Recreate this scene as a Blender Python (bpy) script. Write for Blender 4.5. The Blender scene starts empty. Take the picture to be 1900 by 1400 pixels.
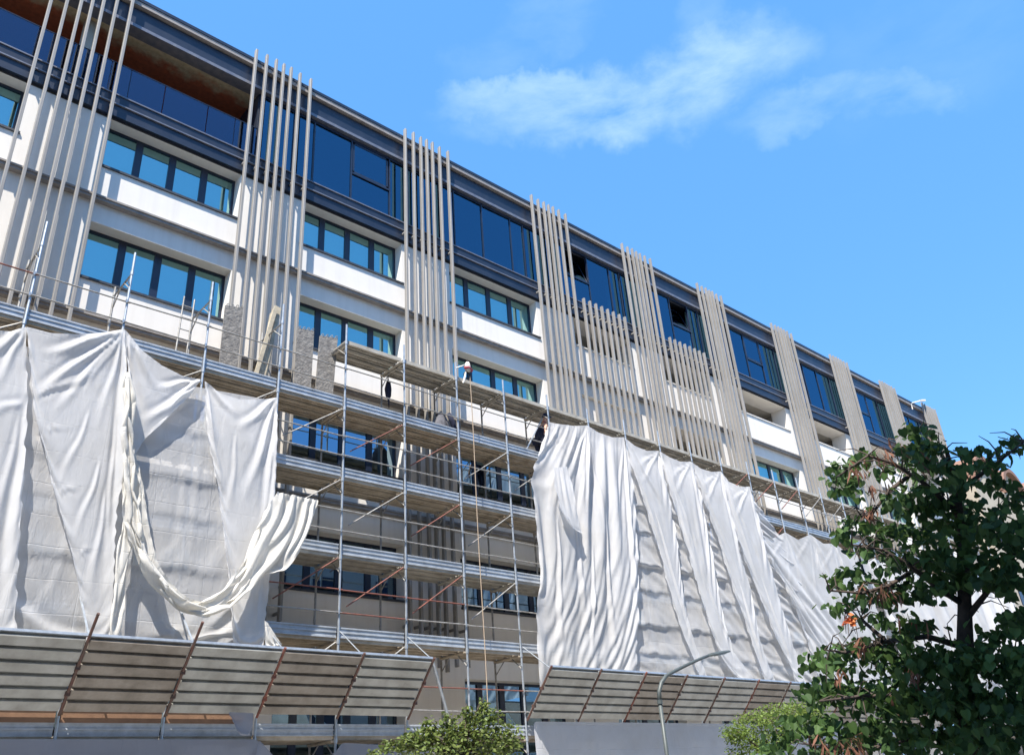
import bpy, math, random
import numpy as np
from mathutils import Vector, Matrix
R = math.radians
random.seed(7); RNG = np.random.default_rng(7)
sc = bpy.context.scene
COL = sc.collection

# ------------------------------------------------------------------ camera model
F_PX = 1567.03; YAW, PITCH, ROLL = R(43.37513), R(26.98162), R(-4.2153)
fw = np.array([math.sin(YAW)*math.cos(PITCH), math.cos(YAW)*math.cos(PITCH), math.sin(PITCH)])
rt0 = np.array([math.cos(YAW), -math.sin(YAW), 0.0]); up0 = np.cross(rt0, fw)
cR = math.cos(ROLL)*rt0 + math.sin(ROLL)*up0
cU = -math.sin(ROLL)*rt0 + math.cos(ROLL)*up0
CAM = np.array([0, 0, 1.6])
def at(px, py, y):
    """survey: the point of the plane y=const seen at a photo pixel"""
    d = fw*F_PX + cR*(px-950) - cU*(py-700)
    return CAM + d*(y/d[1])
def at_r(px, py, r):
    d = fw*F_PX + cR*(px-950) - cU*(py-700)
    return CAM + d*(r/np.linalg.norm(d))

cam = bpy.data.cameras.new('camera'); co = bpy.data.objects.new('camera', cam); COL.objects.link(co)
M = Matrix((cR, cU, -fw)).transposed().to_4x4(); M.translation = Vector(CAM)
co.matrix_world = M
cam.sensor_width = 36.0; cam.lens = F_PX/1900*36.0; cam.clip_end = 3000; cam.clip_start = 0.05
sc.camera = co

# ------------------------------------------------------------------ materials
def mat(name, col, rough=0.6, metal=0.0, noise=None, bump=None, spec=0.5, streak=None):
    """noise=(scale, amount, col2) mottles the colour; bump=(scale,strength); streak=(col2, amount) vertical dirt runs"""
    m = bpy.data.materials.new(name); m.use_nodes = True
    nt = m.node_tree; N = nt.nodes; L = nt.links
    b = N['Principled BSDF']
    b.inputs['Base Color'].default_value = (*col, 1); b.inputs['Roughness'].default_value = rough
    b.inputs['Metallic'].default_value = metal; b.inputs['Specular IOR Level'].default_value = spec
    tc = N.new('ShaderNodeTexCoord'); cur = None
    if noise:
        t = N.new('ShaderNodeTexNoise'); t.inputs['Scale'].default_value = noise[0]; t.inputs['Detail'].default_value = 6
        t.inputs['Roughness'].default_value = .62
        L.new(tc.outputs['Object'], t.inputs['Vector'])
        r = N.new('ShaderNodeMapRange'); r.inputs['From Min'].default_value = .38; r.inputs['From Max'].default_value = .68
        r.inputs['To Max'].default_value = noise[1]; L.new(t.outputs['Fac'], r.inputs['Value'])
        mx = N.new('ShaderNodeMix'); mx.data_type = 'RGBA'
        mx.inputs['A'].default_value = (*col, 1); mx.inputs['B'].default_value = (*noise[2], 1)
        L.new(r.outputs['Result'], mx.inputs['Factor']); cur = mx.outputs['Result']
        L.new(cur, b.inputs['Base Color'])
    if streak:
        mp = N.new('ShaderNodeMapping'); mp.inputs['Scale'].default_value = (5.5, 5.5, .35)
        L.new(tc.outputs['Object'], mp.inputs['Vector'])
        t = N.new('ShaderNodeTexNoise'); t.inputs['Scale'].default_value = 1.0; t.inputs['Detail'].default_value = 5
        L.new(mp.outputs['Vector'], t.inputs['Vector'])
        r = N.new('ShaderNodeMapRange'); r.inputs['From Min'].default_value = .48; r.inputs['From Max'].default_value = .75
        r.inputs['To Max'].default_value = streak[1]; L.new(t.outputs['Fac'], r.inputs['Value'])
        mx = N.new('ShaderNodeMix'); mx.data_type = 'RGBA'
        if cur: L.new(cur, mx.inputs['A'])
        else: mx.inputs['A'].default_value = (*col, 1)
        mx.inputs['B'].default_value = (*streak[0], 1)
        L.new(r.outputs['Result'], mx.inputs['Factor']); L.new(mx.outputs['Result'], b.inputs['Base Color'])
    if bump:
        t = N.new('ShaderNodeTexNoise'); t.inputs['Scale'].default_value = bump[0]; t.inputs['Detail'].default_value = 5
        L.new(tc.outputs['Object'], t.inputs['Vector'])
        bp = N.new('ShaderNodeBump'); bp.inputs['Strength'].default_value = bump[1]; bp.inputs['Distance'].default_value = .02
        L.new(t.outputs['Fac'], bp.inputs['Height']); L.new(bp.outputs['Normal'], b.inputs['Normal'])
    return m

def glass(name, tint, refl, fac, rough=0.012):
    m = bpy.data.materials.new(name); m.use_nodes = True
    nt = m.node_tree; N = nt.nodes; L = nt.links; N.remove(N['Principled BSDF'])
    tr = N.new('ShaderNodeBsdfTransparent'); tr.inputs['Color'].default_value = (*tint, 1)
    gl = N.new('ShaderNodeBsdfGlossy'); gl.inputs['Color'].default_value = (*refl, 1); gl.inputs['Roughness'].default_value = rough
    lw = N.new('ShaderNodeLayerWeight'); lw.inputs['Blend'].default_value = .25
    mr = N.new('ShaderNodeMapRange'); mr.inputs['To Min'].default_value = fac; mr.inputs['To Max'].default_value = min(1, fac+.55)
    L.new(lw.outputs['Fresnel'], mr.inputs['Value'])
    tc = N.new('ShaderNodeTexCoord'); t = N.new('ShaderNodeTexNoise'); t.inputs['Scale'].default_value = .9; t.inputs['Detail'].default_value = 1
    L.new(tc.outputs['Object'], t.inputs['Vector'])
    bp = N.new('ShaderNodeBump'); bp.inputs['Strength'].default_value = .06; bp.inputs['Distance'].default_value = .02
    L.new(t.outputs['Fac'], bp.inputs['Height']); L.new(bp.outputs['Normal'], gl.inputs['Normal'])
    mx = N.new('ShaderNodeMixShader'); L.new(mr.outputs['Result'], mx.inputs['Fac'])
    L.new(tr.outputs[0], mx.inputs[1]); L.new(gl.outputs[0], mx.inputs[2])
    L.new(mx.outputs[0], N['Material Output'].inputs['Surface'])
    return m

def netting(name, col, transp, transl=.35, bump=.5):
    """thin woven debris netting: diffuse + light through the cloth + open weave"""
    m = bpy.data.materials.new(name); m.use_nodes = True
    nt = m.node_tree; N = nt.nodes; L = nt.links; N.remove(N['Principled BSDF'])
    tc = N.new('ShaderNodeTexCoord')
    t = N.new('ShaderNodeTexNoise'); t.inputs['Scale'].default_value = 1.3; t.inputs['Detail'].default_value = 7; t.inputs['Roughness'].default_value = .6
    L.new(tc.outputs['Object'], t.inputs['Vector'])
    mr = N.new('ShaderNodeMapRange'); mr.inputs['From Min'].default_value = .45; mr.inputs['From Max'].default_value = .8; mr.inputs['To Max'].default_value = .35
    L.new(t.outputs['Fac'], mr.inputs['Value'])
    mx = N.new('ShaderNodeMix'); mx.data_type = 'RGBA'; mx.inputs['A'].default_value = (*col, 1)
    mx.inputs['B'].default_value = (col[0]*.74, col[1]*.70, col[2]*.62, 1)
    L.new(mr.outputs['Result'], mx.inputs['Factor'])
    # fine creases: stretched wrinkle noise plus storage folds
    mp = N.new('ShaderNodeMapping'); mp.inputs['Scale'].default_value = (7, 7, 2.2); mp.inputs['Rotation'].default_value = (0, R(14), 0)
    L.new(tc.outputs['Object'], mp.inputs['Vector'])
    w = N.new('ShaderNodeTexNoise'); w.inputs['Scale'].default_value = 1.0; w.inputs['Detail'].default_value = 6; w.inputs['Roughness'].default_value = .55
    w.inputs['Distortion'].default_value = .8; L.new(mp.outputs['Vector'], w.inputs['Vector'])
    mp2 = N.new('ShaderNodeMapping'); mp2.inputs['Scale'].default_value = (2.3, 2.3, 1.15)
    L.new(tc.outputs['Object'], mp2.inputs['Vector'])
    vr = N.new('ShaderNodeTexVoronoi'); vr.feature = 'DISTANCE_TO_EDGE'; vr.inputs['Scale'].default_value = 1.1
    L.new(mp2.outputs['Vector'], vr.inputs['Vector'])
    vm = N.new('ShaderNodeMath'); vm.operation = 'MINIMUM'; vm.inputs[1].default_value = .05; L.new(vr.outputs['Distance'], vm.inputs[0])
    ad = N.new('ShaderNodeMath'); ad.operation = 'MULTIPLY_ADD'; ad.inputs[1].default_value = 1.0
    L.new(vm.outputs[0], ad.inputs[0]); L.new(w.outputs['Fac'], ad.inputs[2])
    # creases left from the folded pack: a loose grid
    sx = N.new('ShaderNodeSeparateXYZ'); L.new(tc.outputs['Object'], sx.inputs[0]); cx = N.new('ShaderNodeCombineXYZ'); L.new(sx.outputs['X'], cx.inputs['X']); L.new(sx.outputs['Z'], cx.inputs['Y'])
    wob = N.new('ShaderNodeVectorMath'); wob.operation = 'MULTIPLY_ADD'; wob.inputs[1].default_value = (.10, .10, 0); L.new(t.outputs['Color'], wob.inputs[0]); L.new(cx.outputs[0], wob.inputs[2])
    br = N.new('ShaderNodeTexBrick'); br.offset = .0; br.inputs['Scale'].default_value = 1.0; br.inputs['Mortar Size'].default_value = .012; br.inputs['Mortar Smooth'].default_value = .6
    br.inputs['Brick Width'].default_value = 1.13; br.inputs['Row Height'].default_value = .58; L.new(wob.outputs[0], br.inputs['Vector'])
    ad2 = N.new('ShaderNodeMath'); ad2.operation = 'MULTIPLY_ADD'; ad2.inputs[1].default_value = -.35; L.new(br.outputs['Fac'], ad2.inputs[0]); L.new(ad.outputs[0], ad2.inputs[2])
    bp = N.new('ShaderNodeBump'); bp.inputs['Strength'].default_value = bump; bp.inputs['Distance'].default_value = .05
    L.new(ad2.outputs[0], bp.inputs['Height'])
    d = N.new('ShaderNodeBsdfDiffuse'); tl = N.new('ShaderNodeBsdfTranslucent'); tr = N.new('ShaderNodeBsdfTransparent')
    for n in (d, tl): L.new(mx.outputs['Result'], n.inputs['Color']); L.new(bp.outputs['Normal'], n.inputs['Normal'])
    m1 = N.new('ShaderNodeMixShader'); m1.inputs['Fac'].default_value = transl; L.new(d.outputs[0], m1.inputs[1]); L.new(tl.outputs[0], m1.inputs[2])
    m2 = N.new('ShaderNodeMixShader'); m2.inputs['Fac'].default_value = transp; L.new(m1.outputs[0], m2.inputs[1]); L.new(tr.outputs[0], m2.inputs[2])
    L.new(m2.outputs[0], N['Material Output'].inputs['Surface'])
    return m

def leafmat(name, col, col2, transl=.3, rough=.45):
    m = bpy.data.materials.new(name); m.use_nodes = True
    nt = m.node_tree; N = nt.nodes; L = nt.links
    b = N['Principled BSDF']; b.inputs['Roughness'].default_value = rough; b.inputs['Specular IOR Level'].default_value = .3
    g = N.new('ShaderNodeNewGeometry'); mx = N.new('ShaderNodeMix'); mx.data_type = 'RGBA'
    mx.inputs['A'].default_value = (*col, 1); mx.inputs['B'].default_value = (*col2, 1)
    L.new(g.outputs['Random Per Island'], mx.inputs['Factor'])
    L.new(mx.outputs['Result'], b.inputs['Base Color'])
    tl = N.new('ShaderNodeBsdfTranslucent'); hs = N.new('ShaderNodeHueSaturation'); hs.inputs['Value'].default_value = 1.6; hs.inputs['Hue'].default_value = .48
    L.new(mx.outputs['Result'], hs.inputs['Color']); L.new(hs.outputs['Color'], tl.inputs['Color'])
    ms = N.new('ShaderNodeMixShader'); ms.inputs['Fac'].default_value = transl
    L.new(b.outputs[0], ms.inputs[1]); L.new(tl.outputs[0], ms.inputs[2]); L.new(ms.outputs[0], N['Material Output'].inputs['Surface'])
    return m

MT = {}
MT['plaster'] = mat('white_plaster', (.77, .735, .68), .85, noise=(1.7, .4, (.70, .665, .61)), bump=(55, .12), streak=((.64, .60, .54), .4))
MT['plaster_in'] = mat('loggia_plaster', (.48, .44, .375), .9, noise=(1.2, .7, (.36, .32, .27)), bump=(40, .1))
MT['slat'] = mat('greige_slat_paint', (.285, .272, .255), .55, noise=(3, .6, (.235, .225, .21)), streak=((.185, .175, .16), .6))
MT['ledge'] = mat('weathered_ledge', (.30, .275, .255), .7, noise=(4, .8, (.18, .165, .155)))
MT['navy'] = mat('navy_metal', (.014, .022, .042), .38, metal=.1, noise=(2.0, .7, (.032, .04, .06)), bump=(3, .04))
MT['navy_light'] = mat('pale_navy_edge', (.14, .15, .19), .4, metal=.3, noise=(6, .7, (.25, .24, .24)))  # paler navy mottled with grey, for the thin trims and fascia lip
MT['eave'] = mat('eave_board', (.30, .27, .25), .6, noise=(3, .7, (.19, .17, .16)))
MT['frame'] = mat('window_frame', (.012, .02, .045), .35, noise=(5, .5, (.02, .03, .05)))
MT['sill'] = mat('dark_sill', (.035, .04, .05), .5, noise=(8, .6, (.08, .08, .08)))
MT['blind'] = mat('roller_blind', (.55, .68, .62), .9, noise=(1.5, .5, (.44, .60, .55)))
MT['curtain'] = mat('curtain_cloth', (.30, .42, .36), .9, noise=(2, .6, (.2, .3, .27)))
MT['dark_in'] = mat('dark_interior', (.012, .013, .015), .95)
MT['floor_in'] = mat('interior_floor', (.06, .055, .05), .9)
MT['pane'] = glass('window_glass', (.45, .66, .70), (.50, .88, .88), .52)
MT['pane_dark'] = glass('coated_glass', (.12, .2, .24), (.26, .62, .92), .20)
MT['pane_clear'] = glass('dim_glass', (.14, .22, .2), (.52, .76, .95), .40)
MT['rail_glass'] = glass('balustrade_glass', (.32, .38, .48), (.6, .75, 1), .10)
MT['galv'] = mat('galvanised_steel', (.46, .50, .54), .42, metal=.55, noise=(9, .8, (.30, .33, .36)), bump=(60, .08))
MT['galv_old'] = mat('weathered_steel', (.36, .355, .34), .55, metal=.35, noise=(7, .85, (.17, .155, .135)), bump=(40, .12))
MT['rust'] = mat('red_primer_steel', (.22, .07, .047), .7, metal=.0, noise=(7, .95, (.10, .05, .04)), bump=(50, .15))
MT['darkrust'] = mat('dark_painted_steel', (.085, .06, .05), .6, metal=.2, noise=(9, .8, (.16, .055, .04)))
MT['deck'] = mat('cement_stained_deck', (.50, .43, .34), .85, noise=(2.6, .9, (.29, .235, .165)), bump=(30, .25))
MT['deck2'] = mat('steel_plank_underside', (.48, .455, .40), .75, metal=.05, noise=(3.1, .9, (.29, .26, .21)), bump=(30, .2))
MT['toe'] = mat('zinc_toeboard', (.50, .54, .585), .48, metal=.25, noise=(4, .9, (.33, .35, .375)), bump=(14, .08))
MT['ply'] = mat('orange_plywood', (.24, .14, .085), .8, noise=(3, .8, (.15, .085, .055)), bump=(20, .2))
MT['cplank'] = mat('cement_crusted_plank', (.27, .255, .235), .95, noise=(7, .9, (.13, .122, .115)), bump=(22, 1.0))
MT['timber'] = mat('raw_timber', (.50, .44, .33), .85, noise=(6, .8, (.30, .26, .2)), bump=(30, .3))
MT['can_a'] = mat('canopy_sheet_grey', (.40, .405, .385), .6, metal=.1, noise=(2.2, .85, (.24, .235, .215)), bump=(25, .15))
MT['can_b'] = mat('canopy_sheet_brown', (.30, .27, .235), .7, metal=.05, noise=(2.6, .85, (.17, .145, .12)), bump=(25, .2))
MT['net'] = netting('white_netting', (.84, .84, .845), .11, .42, .20)
MT['net_back'] = netting('thin_white_netting', (.82, .825, .84), .26, .40, .36)
MT['net_sheer'] = netting('sheer_netting', (.86, .865, .88), .36, .34, .38)
MT['net_cream'] = netting('cream_netting', (.82, .80, .75), .05, .32, .36)
MT['net_low'] = netting('grey_netting', (.34, .36, .42), .12, .3, .25)
MT['net_skirt'] = netting('pale_skirt_netting', (.70, .72, .76), .12, .38, .4)
MT['soffit'] = None
MT['rope'] = mat('rope', (.42, .33, .24), .9, noise=(40, .6, (.25, .2, .15)))
MT['bark'] = mat('bark', (.07, .052, .042), .95, noise=(9, .8, (.03, .023, .02)), bump=(18, .7))
MT['pole'] = mat('lamp_pole_paint', (.075, .09, .09), .5, metal=.1, noise=(5, .7, (.05, .06, .06)), bump=(30, .1))
MT['lens'] = mat('lamp_lens', (.55, .56, .55), .15)
MT['leaf'] = leafmat('heart_leaf', (.022, .050, .016), (.070, .135, .035), .38, .6)
MT['leaf_small'] = leafmat('small_leaf', (.075, .115, .03), (.15, .19, .05), .3)
MT['leaf_fine'] = leafmat('fine_leaf', (.10, .16, .035), (.17, .24, .05), .35)
MT['pod'] = leafmat('dry_pod', (.11, .055, .038), (.20, .09, .055), .1, .8)
MT['skin'] = mat('skin', (.50, .29, .21), .55)
MT['hair'] = mat('dark_hair', (.02, .016, .014), .6)
MT['navycloth'] = mat('navy_workwear', (.012, .016, .04), .9, bump=(60, .3))
MT['redcloth'] = mat('faded_red_cloth', (.36, .07, .09), .9, bump=(60, .3))
MT['greycloth'] = mat('grey_sackcloth', (.13, .13, .145), .95, noise=(8, .8, (.05, .05, .06)), bump=(30, .5))
MT['boot'] = mat('boot_leather', (.03, .025, .02), .7)
MT['cap'] = mat('blue_cap', (.02, .05, .16), .7)
MT['wallB'] = mat('beige_render', (.42, .37, .29), .9, noise=(1.2, .6, (.33, .29, .23)), bump=(30, .1))
MT['wallC'] = mat('pale_render', (.40, .385, .35), .9, noise=(.8, .6, (.31, .30, .27)), bump=(30, .1))
MT['terra'] = mat('terracotta', (.24, .135, .095), .85, noise=(6, .7, (.16, .09, .065)), bump=(25, .3))
MT['asphalt'] = mat('asphalt', (.085, .083, .08), .9, noise=(30, .6, (.12, .12, .115)), bump=(90, .4))
MT['paving'] = mat('paving', (.42, .405, .38), .9, noise=(6, .6, (.32, .31, .29)), bump=(40, .2))
MT['earth'] = mat('ground', (.16, .145, .12), .95, noise=(2, .6, (.1, .1, .08)))

def soffit_mat():
    m = bpy.data.materials.new('rust_stained_soffit'); m.use_nodes = True
    nt = m.node_tree; N = nt.nodes; L = nt.links; b = N['Principled BSDF']; b.inputs['Roughness'].default_value = .8
    tc = N.new('ShaderNodeTexCoord'); sp = N.new('ShaderNodeSeparateXYZ'); L.new(tc.outputs['Object'], sp.inputs[0])
    t = N.new('ShaderNodeTexNoise'); t.inputs['Scale'].default_value = 1.9; t.inputs['Detail'].default_value = 8; t.inputs['Roughness'].default_value = .66
    L.new(tc.outputs['Object'], t.inputs['Vector'])
    a = N.new('ShaderNodeMath'); a.operation = 'MULTIPLY_ADD'; a.inputs[1].default_value = 1.3; L.new(t.outputs['Fac'], a.inputs[0]); L.new(sp.outputs['Y'], a.inputs[2])
    mr = N.new('ShaderNodeMapRange'); mr.inputs['From Min'].default_value = 19.3; mr.inputs['From Max'].default_value = 19.65; L.new(a.outputs[0], mr.inputs['Value'])
    mx = N.new('ShaderNodeMix'); mx.data_type = 'RGBA'; mx.inputs['A'].default_value = (.75, .60, .36, 1); mx.inputs['B'].default_value = (.62, .17, .07, 1)
    L.new(mr.outputs['Result'], mx.inputs['Factor'])
    t2 = N.new('ShaderNodeTexNoise'); t2.inputs['Scale'].default_value = 9; t2.inputs['Detail'].default_value = 5; L.new(tc.outputs['Object'], t2.inputs['Vector'])
    m2 = N.new('ShaderNodeMix'); m2.data_type = 'RGBA'; m2.blend_type = 'MULTIPLY'; m2.inputs['Factor'].default_value = .6
    L.new(mx.outputs['Result'], m2.inputs['A']); L.new(t2.outputs['Fac'], m2.inputs['B']); L.new(m2.outputs['Result'], b.inputs['Base Color'])
    return m
MT['soffit'] = soffit_mat()

# ------------------------------------------------------------------ mesh helpers
class MB:
    def __init__(s): s.v = []; s.f = []
    def quad(s, *p):
        n = len(s.v); s.v += [tuple(map(float, q)) for q in p]; s.f.append(tuple(range(n, n+len(p)))); return s
    def box(s, x0, x1, y0, y1, z0, z1):
        n = len(s.v)
        s.v += [(x0,y0,z0),(x1,y0,z0),(x1,y1,z0),(x0,y1,z0),(x0,y0,z1),(x1,y0,z1),(x1,y1,z1),(x0,y1,z1)]
        s.f += [(n,n+3,n+2,n+1),(n+4,n+5,n+6,n+7),(n,n+1,n+5,n+4),(n+1,n+2,n+6,n+5),(n+2,n+3,n+7,n+6),(n+3,n,n+4,n+7)]
        return s
    def obox(s, c, ax, ay, az):
        """box from centre and three half-axis vectors"""
        c, ax, ay, az = map(np.array, (c, ax, ay, az)); n = len(s.v)
        for k in (-1, 1):
            for i, j in ((-1,-1),(1,-1),(1,1),(-1,1)): s.v.append(tuple(c+i*ax+j*ay+k*az))
        s.f += [(n,n+3,n+2,n+1),(n+4,n+5,n+6,n+7),(n,n+1,n+5,n+4),(n+1,n+2,n+6,n+5),(n+2,n+3,n+7,n+6),(n+3,n,n+4,n+7)]
        return s
    def tube(s, pts, r, seg=8, cap=True):
        pts = [np.array(p, float) for p in pts]; rs = r if hasattr(r, '__len__') else [r]*len(pts)
        n0 = len(s.v); u = None
        for i, p in enumerate(pts):
            d = pts[min(i+1, len(pts)-1)] - pts[max(i-1, 0)]; d = d/(np.linalg.norm(d)+1e-9)
            if u is None:
                u = np.cross(d, (0,0,1) if abs(d[2]) < .9 else (1,0,0))
            u = u - d*(u@d); u = u/(np.linalg.norm(u)+1e-9); w = np.cross(d, u)
            for k in range(seg):
                a = 2*math.pi*k/seg; s.v.append(tuple(p + rs[i]*(math.cos(a)*u + math.sin(a)*w)))
        for i in range(len(pts)-1):
            for k in range(seg):
                a = n0+i*seg+k; b = n0+i*seg+(k+1) % seg
                s.f.append((a, b, b+seg, a+seg))
        if cap:
            s.f.append(tuple(range(n0+seg-1, n0-1, -1))); e = n0+(len(pts)-1)*seg; s.f.append(tuple(range(e, e+seg)))
        return s
    def add(s, v, f):
        n = len(s.v); s.v += [tuple(map(float, q)) for q in v]; s.f += [tuple(n+i for i in q) for q in f]; return s
    def build(s, name, m, parent=None, smooth=False, bevel=0):
        me = bpy.data.meshes.new(name); me.from_pydata(s.v, [], s.f); me.update()
        o = bpy.data.objects.new(name, me); COL.objects.link(o)
        me.materials.append(m)
        if smooth:
            me.polygons.foreach_set('use_smooth', [True]*len(me.polygons))
        if bevel:
            bv = o.modifiers.new('bevel', 'BEVEL'); bv.width = bevel; bv.segments = 1; bv.limit_method = 'ANGLE'
        if parent: o.parent = parent
        return o
def tag(o, label=None, cat=None, group=None, kind=None):
    if label: o['label'] = label
    if cat: o['category'] = cat
    if group: o['group'] = group
    if kind: o['kind'] = kind
    return o
def empty(name, loc=(0, 0, 0)):
    o = bpy.data.objects.new(name, None); COL.objects.link(o); o.empty_display_size = .3
    return o     # left at the origin so the parts keep their surveyed coordinates

# ================================================================== SETTING
tag(MB().quad((-400,-400,0),(600,-400,0),(600,500,0),(-400,500,0)).build('ground', MT['earth']), kind='structure')
tag(MB().box(-120,200,3.5,11.5,-.2,.012).build('road', MT['asphalt']), kind='structure')
tag(MB().box(-120,200,11.5,18.1,-.2,.14).build('pavement', MT['paving']), kind='structure')
tag(MB().box(-120,200,-3.52,3.5,-.2,.13).build('pavement', MT['paving']), kind='structure')

# ================================================================== BUILDING
GX = [1.90, 7.31, 12.74, 18.61, 23.81, 28.97, 35.03, 40.74, 46.35, 51.85]       # first slat of each group
OFF = [0, .342, .651, .902, 1.151, 1.459, 1.831]
GALL = [-8.9, -3.5] + GX
XL, XR = -9.0, 53.85
BW = 18.2          # wall face
bld = empty('office_building')
tag(bld, 'white five storey block with dark glazed top floor, vertical slat clusters and strip windows', 'building')
BAYS = [(GALL[i]+1.95, GALL[i+1]+.04) for i in range(len(GALL)-1)]              # BAYS[1] is the bay left of the first slat group in view
# index: BAYS[1]=bay0, BAYS[2]=bay1 ...
def bay(k): return BAYS[k+1]
ST = {'A': (16.36, 17.88), 'B': (13.10, 14.67), 'C': (9.87, 11.30), 'D': (6.55, 8.04), 'G': (2.2, 4.72)}
zs = [0, 2.2, 4.72, 6.55, 8.04, 9.87, 11.30, 13.10, 14.67, 16.36, 17.88]
xs = [XL]
for a, b in BAYS: xs += [a, b]
xs += [XR]
def is_void(i, j):
    return i % 2 == 1 and j % 2 == 1
def wall_grid(mb, xs, zs, void, y0, y1):
    nx, nz = len(xs)-1, len(zs)-1
    for i in range(nx):
        for j in range(nz):
            x0, x1, z0, z1 = xs[i], xs[i+1], zs[j], zs[j+1]
            if not void(i, j):
                mb.quad((x0,y0,z0),(x1,y0,z0),(x1,y0,z1),(x0,y0,z1))
            else:
                mb.quad((x0,y0,z0),(x0,y1,z0),(x1,y1,z0),(x1,y0,z0))      # sill
                mb.quad((x0,y0,z1),(x1,y0,z1),(x1,y1,z1),(x0,y1,z1))      # soffit
                mb.quad((x0,y0,z0),(x0,y0,z1),(x0,y1,z1),(x0,y1,z0))
                mb.quad((x1,y0,z0),(x1,y1,z0),(x1,y1,z1),(x1,y0,z1))
void = lambda i, j: is_void(i, j)
LOGG = {(k, 'A') for k in range(4, 10)} | {(5, 'B')}
w = MB(); wall_grid(w, xs, zs, void, BW, 19.0)
# end walls, back wall
w.quad((XL,BW,0),(XL,BW,17.88),(XL,30,17.88),(XL,30,0)).quad((XR,BW,0),(XR,30,0),(XR,30,22.0),(XR,BW,22.0)).quad((XL,30,0),(XL,30,22),(XR,30,22),(XR,30,0))
w.build('wall', MT['plaster'], bld)
# floors and an inner partition keep the rooms dark
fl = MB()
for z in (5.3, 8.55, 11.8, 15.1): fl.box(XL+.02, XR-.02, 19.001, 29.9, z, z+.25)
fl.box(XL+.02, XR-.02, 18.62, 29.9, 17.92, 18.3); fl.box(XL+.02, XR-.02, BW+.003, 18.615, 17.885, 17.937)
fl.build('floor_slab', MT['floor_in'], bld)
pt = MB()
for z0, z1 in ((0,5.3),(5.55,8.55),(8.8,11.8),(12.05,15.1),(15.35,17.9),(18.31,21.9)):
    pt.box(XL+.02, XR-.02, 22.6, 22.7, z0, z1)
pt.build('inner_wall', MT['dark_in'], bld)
# ledges
for z in (15.345, 12.12, 8.88, 5.63):
    m = MB(); m.box(XL, XR, 18.0, BW-.001, z-.05, z); m.box(XL, XR, 18.03, BW-.002, z-.12, z-.053)
    m.build('ledge', MT['ledge'], bld)
# loggia linings
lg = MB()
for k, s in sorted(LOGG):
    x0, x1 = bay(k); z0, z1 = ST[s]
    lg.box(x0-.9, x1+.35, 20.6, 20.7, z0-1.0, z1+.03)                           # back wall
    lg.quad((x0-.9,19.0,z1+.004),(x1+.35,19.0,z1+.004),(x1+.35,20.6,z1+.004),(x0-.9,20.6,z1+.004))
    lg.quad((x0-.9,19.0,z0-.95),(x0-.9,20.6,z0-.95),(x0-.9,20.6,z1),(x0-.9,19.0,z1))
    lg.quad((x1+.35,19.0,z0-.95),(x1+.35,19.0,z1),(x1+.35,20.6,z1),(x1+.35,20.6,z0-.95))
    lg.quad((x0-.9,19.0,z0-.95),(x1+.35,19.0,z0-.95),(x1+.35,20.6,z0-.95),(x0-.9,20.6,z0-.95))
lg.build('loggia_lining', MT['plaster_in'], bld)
for k, s in sorted(LOGG):
    lp = MB(); x0, x1 = bay(k); z0, z1 = ST[s]
    lp.box(x0-.001, x1+.001, BW+.012, 18.42, z0+.001, z0+.30)                    # raised parapet of the open loggia
    lp.box(x0-.001, x1+.001, BW-.03, 18.45, z0+.303, z0+.345)
    lp.build('parapet', MT['plaster'], bld)

# strip windows
def window(k, s, blind=1.0, pane='pane', n=4):
    x0, x1 = bay(k); z0, z1 = ST[s]; y = 18.55; x0 += .002; x1 -= .002; z0 += .002; z1 -= .002
    fr = MB(); t = .065
    fr.box(x0, x1, y, y+.09, z1-t, z1); fr.box(x0, x1, y, y+.09, z0, z0+t+.06)
    ws = (x1-x0)/n; cuts = [x0 + ws*i for i in range(n+1)]
    for i, c in enumerate(cuts):
        a, b = (c, c+t) if i == 0 else ((c-t, c) if i == n else (c-.09, c+.09))
        fr.box(a, b, y+.002, y+.088, z0+t+.061, z1-t-.001)
    f = fr.build('window', MT['frame'], bld)
    pn = MB()
    for i in range(n):
        a = cuts[i] + (.066 if i == 0 else .091); b = cuts[i+1] - (.066 if i == n-1 else .091)
        e = random.uniform(-.004, .004)
        pn.quad((a,y+.035+e,z0+t+.06),(b,y+.035-e,z0+t+.06),(b,y+.035-e,z1-t),(a,y+.035+e,z1-t))
    pn.build('pane', MT[pane], f)
    if blind:
        bl = MB()
        for i in range(n):
            a = cuts[i]+.06; b = cuts[i+1]-.06
            h = (z1-z0)*blind*random.uniform(.94, 1.0)
            if i == n-1: b -= .16*random.random()+.05
            bl.box(a, b, y+.16, y+.165, z1-h, z1-.01)
        bl.build('blind', MT['blind'], f)
    si = MB(); si.box(x0+.0, x1-.0, BW+.001, y-.002, z0+.0005, z0+.02); si.box(x0-.03, x1+.07, BW-.045, BW-.001, z0-.035, z0+.022)
    si.build('sill', MT['sill'], f)
    return f
for k in range(-1, 4):
    window(k, 'A'); window(k, 'B', 1.0)
for k in range(1, 4):
    window(k, 'C', 0, 'pane_clear'); window(k, 'D', 0, 'pane_clear'); window(k, 'G', .95 if k == 3 else 0, 'pane_clear', 5)
for k in (-1, 0) + tuple(range(4, 10)):
    if k >= 6: window(k, 'B', 1.0)
    elif k == 4: pass
    for s in 'CDG': window(k, s, 0, 'pane_clear')
bk = MB(); x0, x1 = bay(4); bk.box(x0, x1, 18.34, 18.4, 13.1, 14.67); bk.build('blank_panel', MT['plaster'], bld)

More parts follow.
